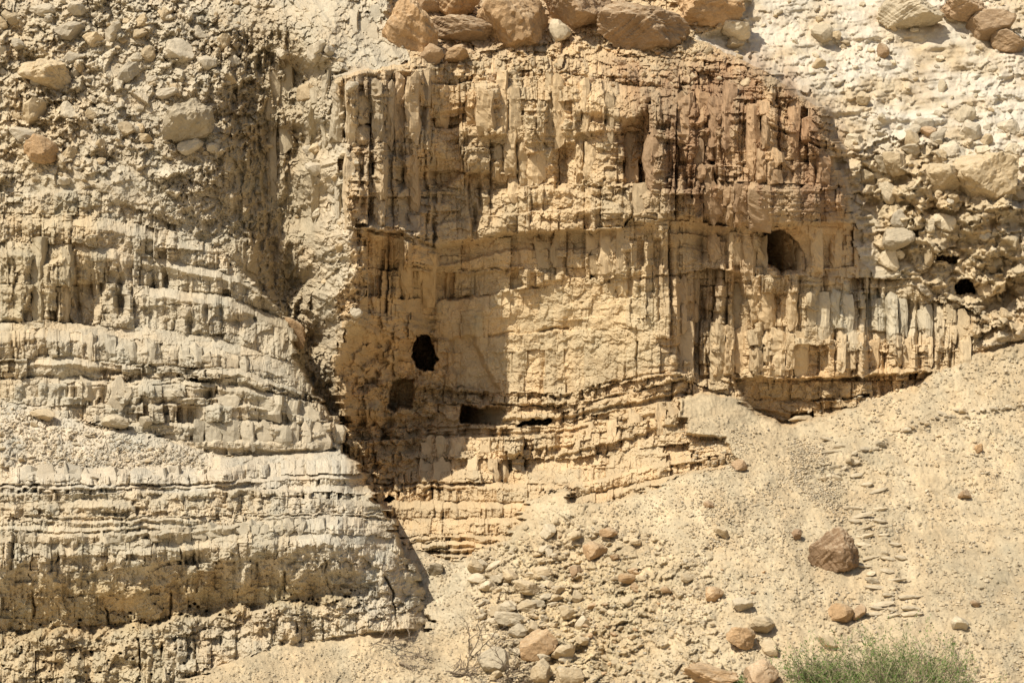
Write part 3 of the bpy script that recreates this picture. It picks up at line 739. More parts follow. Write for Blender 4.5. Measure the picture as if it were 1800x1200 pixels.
# ------------------------------------------------------------------ materials
def nd(t, kind, **kw):
    n = t.nodes.new(kind)
    for k, v in kw.items(): setattr(n, k, v)
    return n
def rock_material(name, attr=True, base=(.45, .35, .2), bump=.5, vary=.3, fine=1.0):
    m = bpy.data.materials.new(name); m.use_nodes = True
    t = m.node_tree; b = t.nodes['Principled BSDF']
    b.inputs['Roughness'].default_value = .95
    b.inputs['Specular IOR Level'].default_value = .12
    geo = nd(t, 'ShaderNodeNewGeometry')
    n1 = nd(t, 'ShaderNodeTexNoise'); n1.inputs['Scale'].default_value = 1.3; n1.inputs['Detail'].default_value = 6; n1.inputs['Roughness'].default_value = .65
    n2 = nd(t, 'ShaderNodeTexNoise'); n2.inputs['Scale'].default_value = 11 * fine; n2.inputs['Detail'].default_value = 6; n2.inputs['Roughness'].default_value = .7
    t.links.new(geo.outputs['Position'], n1.inputs['Vector']); t.links.new(geo.outputs['Position'], n2.inputs['Vector'])
    mr1 = nd(t, 'ShaderNodeMapRange'); mr1.inputs['From Min'].default_value = .25; mr1.inputs['From Max'].default_value = .75
    mr1.inputs['To Min'].default_value = 1 - vary * .6; mr1.inputs['To Max'].default_value = 1 + vary * .6
    mr2 = nd(t, 'ShaderNodeMapRange'); mr2.inputs['From Min'].default_value = .25; mr2.inputs['From Max'].default_value = .75
    mr2.inputs['To Min'].default_value = 1 - vary * .6; mr2.inputs['To Max'].default_value = 1 + vary * .6
    t.links.new(n1.outputs[0], mr1.inputs[0]); t.links.new(n2.outputs[0], mr2.inputs[0])
    mu = nd(t, 'ShaderNodeMath', operation='MULTIPLY'); t.links.new(mr1.outputs[0], mu.inputs[0]); t.links.new(mr2.outputs[0], mu.inputs[1])
    vm = nd(t, 'ShaderNodeVectorMath', operation='SCALE'); t.links.new(mu.outputs[0], vm.inputs['Scale'])
    if attr:
        a = nd(t, 'ShaderNodeAttribute', attribute_name='tint'); t.links.new(a.outputs['Color'], vm.inputs[0])
    else:
        oi = nd(t, 'ShaderNodeObjectInfo')
        mr = nd(t, 'ShaderNodeMapRange'); mr.inputs['To Min'].default_value = .8; mr.inputs['To Max'].default_value = 1.16
        t.links.new(oi.outputs['Random'], mr.inputs[0])
        v2 = nd(t, 'ShaderNodeVectorMath', operation='SCALE'); v2.inputs[0].default_value = base
        t.links.new(mr.outputs[0], v2.inputs['Scale'])
        sx = nd(t, 'ShaderNodeSeparateXYZ'); t.links.new(geo.outputs['Normal'], sx.inputs[0])
        ad = nd(t, 'ShaderNodeMath', operation='MULTIPLY_ADD'); t.links.new(n1.outputs[0], ad.inputs[0]); ad.inputs[1].default_value = 1.6; t.links.new(sx.outputs['Z'], ad.inputs[2])
        ds = nd(t, 'ShaderNodeMapRange'); ds.inputs['From Min'].default_value = 1.2; ds.inputs['From Max'].default_value = 1.85; ds.inputs['To Max'].default_value = .4
        t.links.new(ad.outputs[0], ds.inputs[0])
        mx = nd(t, 'ShaderNodeMix', data_type='RGBA'); mx.inputs['B'].default_value = (.52, .43, .29, 1)
        t.links.new(ds.outputs[0], mx.inputs['Factor']); t.links.new(v2.outputs[0], mx.inputs['A']); t.links.new(mx.outputs['Result'], vm.inputs[0])
    t.links.new(vm.outputs[0], b.inputs['Base Color'])
    bp = nd(t, 'ShaderNodeBump'); bp.inputs['Strength'].default_value = bump; bp.inputs['Distance'].default_value = .06
    t.links.new(n2.outputs[0], bp.inputs['Height']); t.links.new(bp.outputs[0], b.inputs['Normal'])
    return m
M_ROCK = rock_material('layered_marl', True, bump=.55, vary=.22)
M_SCREE = rock_material('scree_grit', True, bump=1.0, vary=.34, fine=.8)
M_TAN = rock_material('tan_stone', False, (.44, .34, .205))
M_PALE = rock_material('pale_stone', False, (.50, .415, .28))
M_BROWN = rock_material('brown_stone', False, (.38, .26, .15), bump=.9, vary=.45)
M_DARK = rock_material('dark_brown_stone', False, (.295, .195, .112), bump=.9, vary=.4)
M_ORANGE = rock_material('orange_stone', False, (.40, .262, .137), bump=.9, vary=.45)
M_TREAD = rock_material('tread_stone', False, (.47, .385, .255))
M_GRAVEL = rock_material('gravel_stone', True, vary=.35)
M_GREYS = rock_material('grey_stone', False, (.42, .348, .235))
M_MATRIX = rock_material('matrix_stone', False, (.45, .382, .272))
MATS = dict(matrix=M_MATRIX, tan=M_TAN, pale=M_PALE, brown=M_BROWN, dark=M_DARK, orange=M_ORANGE, grey=M_GREYS)

# ------------------------------------------------------------------ cut the surface into its masses, beds, blocks and caves
XW = ((PX - 900) * F * YT); ZW = ((600 - PY) * F * YT)
V = np.stack([XW, YT, ZW], -1).reshape(-1, 3).astype(np.float32)
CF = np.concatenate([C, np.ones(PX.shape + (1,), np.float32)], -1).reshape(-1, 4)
idx = np.arange(NX * NY).reshape(NY, NX)
Q = np.stack([idx[:-1, :-1], idx[1:, :-1], idx[1:, 1:], idx[:-1, 1:]], -1).reshape(-1, 4)
qreg = REG[:-1, :-1].ravel(); qcell = CELL[:-1, :-1].ravel(); qlay = LAYER[:-1, :-1].ravel(); qcave = CAVE[:-1, :-1].ravel()
inside = ((PX > 0) & (PX < 1800) & (PY > 0) & (PY < 1200))[:-1, :-1].ravel()

def sheet(name, quads, parent=None, mat=M_ROCK, flat=True):
    u, inv = np.unique(quads.ravel(), return_inverse=True)
    v = V[u]; c = v.mean(0)
    me = bpy.data.meshes.new(name)
    me.vertices.add(len(u)); me.vertices.foreach_set('co', (v - c).ravel())
    n = len(quads)
    me.loops.add(n * 4); me.loops.foreach_set('vertex_index', inv.astype(np.int32))
    me.polygons.add(n); me.polygons.foreach_set('loop_start', np.arange(0, n * 4, 4, dtype=np.int32))
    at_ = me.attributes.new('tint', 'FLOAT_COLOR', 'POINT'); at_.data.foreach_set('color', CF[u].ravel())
    sf = me.attributes.new('sharp_face', 'BOOLEAN', 'FACE'); sf.data.foreach_set('value', np.full(n, flat))
    me.update(calc_edges=True)
    me.materials.append(mat)
    o = bpy.data.objects.new(name, me); COL.objects.link(o)
    o.location = Vector(c.tolist()) - (parent.location if parent else Vector())
    if parent: o.parent = parent
    return o

REGION_LABEL = dict(
    cliff_main='tan layered cliff with caves and a brown fluted top, in the middle and right',
    slope_upper_right='white rubble slope with embedded stones above the right end of the cliff',
    slope_upper_left='stony conglomerate slope and gully above the stepped grey cliff',
    scree_slope='pale gravel scree running down from the foot of the cliff',
    cliff_left='stepped grey cliff of fluted beds and dusty ledges on the left',
    shelf='dusty shelf of scree with a thin overhanging bed above the front bluff',
    bluff_front='rough grey bluff with cracked beds and burrow holes in the lower left')
ROOT = {}
for i, nm in enumerate(NAMES):
    sel = qreg == i
    if nm == 'scree_slope':
        r = sheet(nm, Q[sel], mat=M_SCREE, flat=False); r['kind'] = 'structure'; r['label'] = REGION_LABEL[nm]; ROOT[nm] = r
        continue
    r = bpy.data.objects.new(nm, None); COL.objects.link(r)
    px0 = np.median(V[Q[sel][:, 0]], 0); r.location = px0.tolist()
    r['kind'] = 'structure'; r['label'] = REGION_LABEL[nm]; ROOT[nm] = r
    part = np.zeros(sel.sum(), np.int64)
    cells = qcell[sel]; lay = qlay[sel]; cv = qcave[sel]; ins = inside[sel]; q = Q[sel]
    u, inv, cnt = np.unique(np.where(ins, cells, 0), return_inverse=True, return_counts=True)
    cnt[u == 0] = 0
    lim = 36 if nm != 'cliff_main' else 40
    top = np.argsort(-cnt)[:dict(cliff_main=60, cliff_left=200, bluff_front=260).get(nm, 300)]; top = top[cnt[top] >= lim]
    chosen = np.isin(inv, top)
    if nm == 'shelf': chosen &= lay == 2
    key = np.where(cv > 0, -cv.astype(np.int64), np.where(chosen, 1000 + inv, lay))
    order = np.argsort(key, kind='stable'); ks = key[order]
    cuts = np.flatnonzero(np.diff(ks)) + 1
    for g in np.split(order, cuts):
        k = key[g[0]]; qq = q[g]
        if k < 0: sheet('cave', qq, r)
        elif k >= 1000:
            xs = PX.ravel()[qq[:, 0]]; ys = PY.ravel()[qq[:, 0]]
            sheet('rock_column' if np.ptp(ys) > 1.6 * np.ptp(xs) else 'rock_block', qq, r)
        else:
            sheet('rock_layer' if k > 0 else 'debris_face', qq, r, flat=nm != 'slope_upper_right')

# ------------------------------------------------------------------ columns and blocks standing proud of the faces
COLUMN_COUNT = {}
def prism(root, px, y0, y1, w, prot, lean=0.0):
    ya, yb_ = depth_near(px, y0 + .2 * (y1 - y0), w * .4), depth_near(px, y1 - .2 * (y1 - y0), w * .4)
    k = F * (ya + yb_) / 2
    n = int(np.clip((y1 - y0) / 4.5, 5, 22))
    m_ = random.uniform(-.28, .28)
    cor = [(-.5, .9), (-.5 + random.uniform(0, .08), -random.uniform(.0, .75)), (m_ - random.uniform(.05, .2), -random.uniform(.75, 1)), (m_ + random.uniform(.05, .2), -random.uniform(.75, 1)), (.5 - random.uniform(0, .08), -random.uniform(.0, .7)), (.5, .9)]
    sec = []
    for (ax, ay), (bx, by2) in zip(cor[:-1], cor[1:]):
        sec += [(ax + (bx - ax) * q / 3, ay + (by2 - ay) * q / 3) for q in range(3)]
    sec.append(cor[-1]); sec = np.array(sec); ring = len(sec)
    L = np.linspace(0, 1, n)[:, None]
    sd = random.randint(0, 10 ** 6)
    env = np.minimum(1, .55 + 3.2 * L) * np.minimum(1, .5 + 3.0 * (1 - L))          # chipped ends
    bed = 1 - .16 * h2(np.floor(L * n / random.uniform(1.2, 2.6)).astype(np.int64), 3, sd)
    X = sec[None, :, 0] * np.ones_like(L); Yd = sec[None, :, 1] * np.ones_like(L)
    q1 = X * 2.2 + sd % 91; q2 = L * (y1 - y0) / w * 1.3 + Yd * .6
    chip = vn(q1, q2, sd) + .7 * vn(q1 * 2.3, q2 * 2.7, sd + 1) + .5 * vn(q1 * 5, q2 * 5.5, sd + 2)
    Yd = np.where(Yd < .3, Yd * env * bed + .26 * chip * (Yd < .3), Yd)
    X = X * (.72 + .28 * env) * (.9 + .1 * bed) + .06 * chip + .10 * vn(L * 2.5 + X * .2, L * 0 + sd % 17, sd + 5)
    Ym = ya + (yb_ - ya) * L
    py = y0 + (y1 - y0) * L + 0 * X
    end = (L < .01) * 1.0 - (L > .99) * 1.0
    Z = (600 - py) * F * Ym + .03 * chip + end * w * k * .35 * vn(X * 3 + sd % 53, Yd * 0 + 3, sd + 7)
    vs = np.stack([(px - 900) * F * Ym + X * w * k, Ym + np.where(Yd > .3, .4, Yd * prot), Z], -1).reshape(-1, 3)
    fs = []
    for l in range(n - 1):
        for a in range(ring - 1):
            fs.append((l * ring + a, (l + 1) * ring + a, (l + 1) * ring + a + 1, l * ring + a + 1))
    fs.append(tuple(range(ring))); fs.append(tuple(reversed(range((n - 1) * ring, n * ring))))
    vs = [tuple(v) for v in vs.tolist()]
    c = np.mean(np.array(vs), 0)
    name = 'rock_column' if (y1 - y0) > 1.6 * w else 'rock_block'
    me = bpy.data.meshes.new(name); me.from_pydata([tuple(np.array(v) - c) for v in vs], [], fs); me.materials.append(M_ROCK)
    i = int(np.clip(np.searchsorted(gx, px), 1, NX - 1)); j = int(np.clip(np.searchsorted(gy, (y0 + y1) / 2), 1, NY - 1))
    col = C[max(j - 4, 0):j + 5, max(i - 4, 0):i + 5].reshape(-1, 3).mean(0) * random.uniform(.88, 1.08)
    at_ = me.attributes.new('tint', 'FLOAT_COLOR', 'POINT'); at_.data.foreach_set('color', np.tile(np.append(col, 1).astype(np.float32), len(vs)))
    o = bpy.data.objects.new(name, me); COL.objects.link(o); o.parent = ROOT[root]; o.location = Vector(c.tolist()) - ROOT[root].location
    COLUMN_COUNT[root] = COLUMN_COUNT.get(root, 0) + 1
def column_row(root, top, bot, w0, w1, skip, p0, p1, jt=6):
    x = top[0][0]
    while x < top[-1][0]:
        w = random.uniform(w0, w1)
        if random.random() > skip:
            xc = x + w / 2
            a = np.interp(xc, *np.array(top, float).T) + random.gauss(0, jt); b = np.interp(xc, *np.array(bot, float).T) + random.gauss(0, jt)
            if b - a > 12 and random.random() < .3 and b - a > 2.2 * w:
                m_ = a + (b - a) * random.uniform(.35, .65)
                prism(root, xc, a, m_, w, random.uniform(p0, p1)); prism(root, xc + random.gauss(0, 2), m_ + 1, b, w * random.uniform(.7, 1.05), random.uniform(p0, p1))
            elif b - a > 8:
                prism(root, xc, a, b, w * 1.05, random.uniform(p0, p1))
        x += w
column_row('cliff_main', [(765,162),(900,152),(1010,146),(1180,170)], [(765,232),(1180,248)], 14, 34, .5, .12, .42, 14)
column_row('cliff_main', [(842,245),(1180,255)], [(842,325),(1180,325)], 15, 36, .45, .10, .45, 14)
column_row('cliff_main', [(1190,168),(1330,172),(1440,215)], [(1190,248),(1455,262)], 16, 34, .3, .2, .6, 10)
column_row('cliff_main', [(1190,252),(1468,268)], [(1192,326),(1476,322)], 14, 32, .28, .2, .6, 8)
column_row('cliff_main', [(606,142),(740,136)], [(606,258),(746,250)], 16, 34, .4, .2, .6, 12)
column_row('cliff_main', [(606,262),(750,255)], [(610,396),(752,412)], 16, 34, .35, .2, .6, 12)
column_row('cliff_main', [(770,442),(1000,414),(1180,398)], [(770,474),(910,468),(1180,480)], 13, 28, .6, .08, .28, 5)
column_row('cliff_main', [(1192,492),(1330,492),(1560,527),(1705,552)], [(1192,574),(1705,602)], 13, 28, .45, .1, .36, 10)
column_row('cliff_main', [(1192,578),(1705,604)], [(1192,655),(1640,648),(1705,630)], 13, 28, .5, .1, .34, 7)
column_row('cliff_main', [(985,752),(1195,708)], [(985,798),(1198,740)], 14, 28, .5, .1, .35, 5)
column_row('cliff_main', [(740,772),(878,770)], [(740,802),(878,802)], 16, 30, .35, .10, .22, 2)
column_row('cliff_main', [(738,808),(880,808)], [(738,846),(880,846)], 16, 30, .35, .10, .22, 2)
for a_ in ((1384,416,474,15,1.1), (1398,424,477,15,.9), (1410,432,478,12,.6)):
    prism('cliff_main', *a_)
column_row('cliff_main', [(1245,405),(1335,408)], [(1245,476),(1335,482)], 14, 26, .35, .1, .4, 8)
column_row('cliff_main', [(1425,400),(1480,398)], [(1425,482),(1480,484)], 13, 24, .3, .1, .35, 5)
column_row('cliff_main', [(1112,332),(1200,330),(1320,326)], [(1112,378),(1200,384),(1320,394)], 18, 44, .35, .12, .4, 4)
column_row('cliff_main', [(642,420),(755,436)], [(642,520),(755,530)], 15, 30, .55, .1, .3, 14)
column_row('slope_upper_left', [(545,150),(606,140)], [(545,260),(606,270)], 14, 26, .35, .12, .4, 16)
column_row('slope_upper_left', [(548,285),(612,280)], [(548,390),(630,395)], 14, 26, .5, .12, .35, 16)
column_row('slope_upper_left', [(560,15),(690,12)], [(560,60),(690,75)], 16, 30, .5, .08, .25, 10)
column_row('slope_upper_left', [(400,150),(520,150)], [(400,290),(520,300)], 16, 28, .6, .1, .35, 22)
column_row('cliff_left', [(0,434),(130,436)], [(0,560),(130,558)], 18, 40, .3, .12, .36, 14)
column_row('cliff_left', [(150,588),(380,614),(520,664)], [(150,628),(400,646),(520,684)], 13, 26, .5, .08, .25, 4)
column_row('cliff_left', [(340,744),(580,748)], [(340,784),(584,781)], 16, 36, .35, .1, .28, 3)
column_row('cliff_left', [(60,672),(300,672),(560,722)], [(60,704),(300,704),(570,744)], 18, 42, .55, .1, .3, 4)
column_row('bluff_front', [(0,938),(160,941),(330,931),(480,917),(600,909)], [(0,956),(160,960),(330,952),(480,938),(600,932)], 13, 28, .3, .08, .22, 2)
column_row('shelf', [(0,824),(380,829)], [(0,848),(380,847)], 18, 44, .4, .08, .2, 1.5)

# the valley floor on the near side, out of the frame below
me = bpy.data.meshes.new('ground')
gz = -26.0
n = 40
vs = [(x, y, gz + 1.2 * math.sin(x * .05) * math.cos(y * .04)) for y in np.linspace(-900, 75, n) for x in np.linspace(-900, 900, n)]
me.from_pydata(vs, [], [(j * n + i, j * n + i + 1, (j + 1) * n + i + 1, (j + 1) * n + i) for j in range(n - 1) for i in range(n - 1)])
me.materials.append(M_PALE)
go = bpy.data.objects.new('ground', me); COL.objects.link(go); go['kind'] = 'structure'; go['label'] = 'pale stony valley floor below the cliff'

# ------------------------------------------------------------------ stones
def ico(sub):
    import bmesh
    bm = bmesh.new(); bmesh.ops.create_icosphere(bm, subdivisions=sub, radius=1.0)
    v = np.array([x.co[:] for x in bm.verts]); f = [[a.index for a in p.verts] for p in bm.faces]
    bm.free(); return v, f
ICO = {s: ico(s) for s in (2, 3, 4, 5)}
def rock_mesh(name, mat, seed, sub=2, planes=9, rough=.06, round_=.0, dmin=.36):
    v, f = ICO[sub]; g = np.random.default_rng(seed)
    n = g.normal(size=(planes, 3)); n /= np.linalg.norm(n, axis=1)[:, None]
    d = g.uniform(dmin, .95, planes)
    dot = v @ n.T
    r = np.min(np.where(dot > .05, d / np.maximum(dot, .05), 9), axis=1)
    r = np.minimum(r, 1.15)
    p = v * r[:, None]
    p = p * (1 - round_) + v * .85 * round_
    q = p * 2.2 + seed % 97
    nz = .8 * vn(q[:, 0] + q[:, 2] * .7, q[:, 1] - q[:, 2] * .6, seed) + .5 * vn(q[:, 0] * 2.3 - q[:, 2], q[:, 1] * 2.3 + q[:, 2] * 1.7, seed + 3)
    q = p * 7
    nz = nz + .5 * vn(q[:, 0] + q[:, 2] * .8, q[:, 1] - q[:, 2] * .5, seed + 9) + .35 * vn(q[:, 0] * 2.2 - q[:, 2] * 1.8, q[:, 1] * 2.1 + q[:, 2] * 1.9, seed + 12)
    p = p * (1 + rough * nz[:, None])
    p /= np.abs(p).max(0)
    me = bpy.data.meshes.new(name); me.from_pydata(p.tolist(), [], f); me.materials.append(mat)
    return me
def place(name, me, px, py, w, h, rot=0, parent=None, sink=.35, tilt=None, dr=None, yaw=0):
    """a stone w x h reference pixels in size, bedded in the surface it lies on"""
    Y = depth_near(px, py + h * .1, max(w, h) * .3)
    k = F * Y
    dep = (dr or random.uniform(.7, 1.0)) * min(w, 1.5 * h) * k * .5
    o = bpy.data.objects.new(name, me); COL.objects.link(o)
    loc = at(px, py, Y - dep * (1 - sink * 1.2))
    o.rotation_euler = (0 if tilt is None else tilt, rot, yaw)
    o.scale = (w * k * .5, dep, h * k * .5)
    o.location = loc - (parent.location if parent else Vector())
    if parent: o.parent = parent
    return o
LIB = {m: [rock_mesh('stone_shape', MATS[m], 100 * i + 7 + j, 3, random.randint(11, 14), .11, .0, .5) for j in range(7)] for i, m in enumerate(MATS)}

def thing(name, label, cat, o, group=None):
    o['label'] = label; o['category'] = cat
    if group: o['group'] = group
    return o

# name, material, px, py, w, h, rot, label
BIG = [
 ('boulder','orange',903,38,122,116,.15,'large brown boulder with a pale broken top, hanging over the middle of the cliff rim'),
 ('boulder','brown',1131,45,152,104,.10,'largest smooth brown boulder, sitting on the rim above the brown cliff top'),
 ('boulder','orange',1248,4,112,84,.0,'flat-bottomed orange brown boulder at the top edge, right of the largest boulder'),
 ('boulder','orange',716,44,92,128,-.35,'tall leaning tan slab at the left end of the boulders on the rim'),
 ('boulder','brown',757,98,44,36,.1,'blocky brown boulder under the leaning slab, just above the cliff corner'),
 ('boulder','orange',806,98,54,32,-.4,'wedge shaped brown boulder beside the blocky one above the cliff corner'),
 ('boulder','brown',808,56,116,52,.05,'long brown ledge block between the leaning slab and the large hanging boulder'),
 ('boulder','brown',752,8,50,48,.3,'small brown boulder at the top edge, above the long ledge block'),
 ('boulder','orange',798,6,84,64,.1,'rounded orange boulder at the top edge, left of the large hanging boulder'),
 ('boulder','brown',1008,8,130,96,.3,'brown sloping boulder behind the pale pointed rock on the rim'),
 ('boulder','pale',984,56,40,40,.2,'pale pointed rock wedged between the two largest brown boulders'),
 ('boulder','tan',1290,77,34,24,.25,'small tan boulder below the flat-bottomed boulder on the rim'),
 ('boulder','pale',1290,52,60,38,.2,'pale broken rock shaded by the flat-bottomed boulder on the rim'),
 ('boulder','grey',1444,60,36,38,.3,'upright grey boulder on the white slope, beside a smaller stone'),
 ('boulder','tan',1471,64,20,19,.0,'small tan stone touching the upright grey boulder on the white slope'),
 ('boulder','brown',1550,92,26,30,-.3,'small brown boulder below the overhanging outcrop on the white slope'),
 ('boulder','grey',1592,24,120,70,.0,'knobbly grey brown outcrop block overhanging the white slope near the top edge'),
 ('boulder','brown',1694,18,84,56,.2,'uppermost of the three brown boulders in the top right corner'),
 ('boulder','brown',1748,44,80,58,-.15,'middle of the three brown boulders in the top right corner'),
 ('boulder','brown',1772,74,58,38,.1,'lowest of the three brown boulders in the top right corner'),
 ('boulder','tan',1438,113,26,20,.2,'small pyramid stone on the white slope below the upright grey boulder'),
 ('boulder','tan',1517,172,26,27,.1,'brown block sitting alone halfway down the white slope'),
 ('boulder','grey',1657,152,16,26,.1,'small upright grey stone in the middle of the white slope'),
 ('boulder','brown',1632,231,28,20,.2,'rounded brown stone above the tan wedge at the lower edge of the white slope'),
 ('boulder','tan',1574,282,50,48,.6,'large tan wedge right of the brown cliff top, at the foot of the white slope'),
 ('boulder','tan',1605,246,30,40,-.2,'tan upright stone directly above the large wedge by the cliff top'),
 ('boulder','grey',1562,334,30,50,-.25,'tall grey slab below the tan wedge, right of the brown cliff'),
 ('boulder','tan',1655,312,66,56,.4,'tan sloping boulder left of the large smooth outcrop by the right edge'),
 ('boulder','tan',1738,312,116,84,.15,'large smooth fluted outcrop boulder near the right edge above the arched cave'),
 ('boulder','grey',1576,420,58,42,.1,'flat-faced grey block right of the bastion cave'),
 ('boulder','pale',1565,456,32,40,.0,'pale block standing under the flat-faced grey block'),
 ('boulder','tan',1632,448,17,56,.05,'thin upright slab left of the dark slot beside the arched cave'),
 ('boulder','grey',328,216,86,84,.35,'big smooth grey boulder in the middle of the upper left rubble'),
 ('boulder','orange',72,264,54,46,.5,'orange boulder tilted on the left rubble, above the stepped cliff'),
 ('boulder','tan',78,128,88,52,.25,'broad lumpy tan boulder near the left edge of the upper rubble'),
 ('boulder','orange',517,581,34,64,-.45,'brown tilted block at the edge of the dark gully'),
 ('boulder','grey',767,998,32,26,.1,'grey stone alone on the smooth scree beside the front bluff'),
 ('boulder','tan',836,994,30,30,.2,'upright tan stone at the left head of the rubble run'),
 ('boulder','pale',836,1016,34,18,.1,'flat pale stone below the upright tan stone in the rubble run'),
 ('boulder','pale',852,1030,30,24,-.3,'rounded pale stone, lowest of the cluster at the left head of the rubble run'),
 ('boulder','pale',877,1016,32,20,.2,'pale flat stone in the middle of the cluster heading the rubble run'),
 ('boulder','tan',898,1010,30,18,.15,'tan stone on the right of the cluster heading the rubble run'),
 ('boulder','tan',953,1006,36,20,-.1,'flat tan stone standing apart, right of the cluster heading the rubble run'),
 ('boulder','tan',927,1034,48,28,.35,'long tan boulder with a shaded underside, below the cluster in the rubble run'),
 ('boulder','grey',896,1067,34,24,.1,'grey block, left one of two stones lying side by side in the rubble run'),
 ('boulder','tan',926,1064,34,20,-.1,'tan block, right one of two stones lying side by side in the rubble run'),
 ('boulder','pale',896,1087,52,25,.15,'long pale boulder under the two side by side stones'),
 ('boulder','pale',909,1107,34,26,-.1,'pale rounded stone above the biggest boulder of the rubble run'),
 ('boulder','tan',939,1100,28,26,.5,'tan wedge touching the top of the biggest boulder of the rubble run'),
 ('boulder','orange',947,1136,64,54,-.2,'biggest orange tan boulder of the rubble run near the bottom edge'),
 ('boulder','tan',992,1146,38,34,.3,'round tan boulder right of the biggest boulder of the rubble run'),
 ('boulder','tan',953,1180,40,46,.1,'upright boulder below the biggest one, at the bottom edge'),
 ('boulder','tan',1003,1190,48,34,.0,'square boulder at the bottom edge, right of the upright one'),
 ('boulder','grey',868,1163,56,48,.3,'grey slab tilted among dry twigs near the bottom edge'),
 ('boulder','tan',1013,1050,22,24,.2,'small tan block high on the right side of the rubble run'),
 ('boulder','tan',998,1074,30,26,.1,'tan boulder between the two side by side stones and the dark rubble channel'),
 ('boulder','pale',1024,1093,26,26,.0,'pale square stone at the edge of the dark rubble channel'),
 ('boulder','orange',1045,966,44,32,-.2,'orange tan boulder with a split right end, above the rubble channel'),
 ('boulder','orange',1066,937,36,22,.1,'flat orange stone above the split orange boulder'),
 ('boulder','pale',964,931,32,22,-.7,'thin pale slab tilted steeply below the stepped beds'),
 ('boulder','brown',1014,1003,25,28,.3,'brown wedge in the shade at the head of the rubble channel'),
 ('boulder','orange',1104,1017,32,24,-.2,'orange stone right of the rubble channel, on open scree'),
 ('boulder','tan',1115,952,22,14,.1,'little flat tan stone right of the flat orange stone'),
 ('boulder','orange',1172,1036,22,13,.1,'little orange stone on open scree midway to the dark boulder'),
 ('boulder','tan',1021,1127,25,18,.2,'tan stone in the lower rubble channel, right of the round boulder'),
 ('boulder','grey',985,1174,22,20,.2,'small grey stone wedged between round and square boulders at the bottom'),
 ('boulder','tan',1008,942,28,17,-.4,'tan sliver right of the thin pale slab'),
 ('boulder','pale',964,973,14,17,.1,'small pale upright chip under the thin slabs'),
 ('boulder','pale',957,963,28,14,-.35,'pale flake just below the thin tilted slab'),
 ('boulder','dark',1465,968,86,84,.25,'dark brown pyramid boulder beside the rough steps on the scree'),
 ('boulder','dark',1402,940,22,21,.1,'small dark knobbly stone left of the dark pyramid boulder'),
 ('boulder','brown',1300,816,26,19,.1,'brown stone at the right tip of the lower tilted beds'),
 ('boulder','brown',1246,886,17,15,.1,'little brown stone alone on smooth scree below the tilted beds'),
 ('boulder','tan',1270,936,31,19,.3,'tan stone with a shaded edge, left of the dark pyramid boulder on open scree'),
 ('boulder','orange',1253,1044,36,26,.1,'orange tan block, topmost of the line of stones left of the shrub'),
 ('boulder','grey',1300,1061,46,24,.15,'grey ridged stone second in the line left of the shrub'),
 ('boulder','tan',1338,1096,48,30,.3,'flat tan stone third in the line left of the shrub'),
 ('boulder','orange',1305,1120,50,38,.65,'orange wedge casting a dark shadow, left of the flat stones near the shrub'),
 ('boulder','tan',1358,1135,36,36,.25,'broken tan stone between the orange wedge and the green shrub'),
 ('boulder','brown',1338,1180,62,52,-.35,'brown round-topped boulder at the bottom edge left of the shrub'),
 ('boulder','orange',1246,1186,90,44,.15,'broad pinkish tan boulder at the bottom edge, beside the round-topped one'),
 ('boulder','pale',1692,1095,38,23,.05,'smooth pale stone on the scree above the right side of the shrub'),
 ('boulder','orange',1478,1080,42,38,.4,'tan broken rock at the foot of the steps above the shrub'),
 ('boulder','brown',1509,1076,26,30,.1,'brown shaded block leaning on the broken rock at the foot of the steps'),
 ('boulder','tan',1455,1128,34,22,.3,'tan stone half hidden behind the left of the shrub'),
 ('boulder','brown',1716,1061,19,13,.1,'little brown stone right of the steps, above the smooth pale stone'),
 ('boulder','brown',1698,869,25,20,.2,'brown stone alone high on the right scree'),
 ('boulder','orange',1722,788,18,18,.1,'orange stone below the low bank on the right scree'),
 ('boulder','tan',1210,1016,24,14,.1,'flat tan stone above the line of stones, on open scree'),
 ('boulder','tan',1410,735,46,14,-.08,'flat pale slab lying in the undercut at the foot of the cliff'),
 ('boulder','tan',76,728,46,20,.15,'flat topped block lying on the dusty shelf at the left edge'),
 ('boulder','grey',206,742,54,26,.05,'square pale block fallen at the foot of the stepped cliff'),
 ('boulder','grey',255,740,24,25,.0,'small square block right of the fallen pale block on the shelf'),
]
for i, (nm, mt, px, py, w, h, rot, lab) in enumerate(BIG):
    big = max(w, h) > 45
    me = rock_mesh('boulder', MATS[mt], 4000 + i * 13, 5 if max(w, h) > 80 else 4 if big else 3, 14 if big else 9, .12 if max(w, h) > 80 else .085, .04, .58 if big else .45)
    thing(nm, lab, 'boulder' if big else 'stone', place(nm, me, px, py, w * 1.1, h * 1.1, rot, sink=.3 if py > 650 else .5, dr=.95))

# stones bedded in the upper slopes: parts of the slope they are stuck in
def bedded(root, spots, mats):
    for (px, py, w, h) in spots:
        if w > 20: w *= 1.2; h *= 1.25
        me = random.choice(LIB[random.choice(mats)])
        place('stone', me, px, py, w, h, random.uniform(-.9, .9), ROOT[root], sink=.72, yaw=random.choice((0, math.pi)))
hand = [(124,58,48,28),(135,19,32,24),(313,92,54,38),(367,112,36,27),(62,196,46,32),(121,198,34,24),(229,129,44,24),(128,101,34,19),(402,138,27,20),(163,71,29,24),(266,141,24,14),(45,240,52,22),(177,253,18,20),
        (557,88,37,28),(541,164,38,28),(557,297,37,26),(555,265,26,22),(222,228,27,26),(75,20,40,22),(20,30,30,20),(200,55,34,24),(245,60,28,18),(260,95,24,26),(350,60,26,16),(395,75,28,22),(410,110,22,20),(330,260,50,24),(290,165,44,18)]
bedded('slope_upper_left', hand, ['matrix', 'tan', 'matrix'])
spots = []
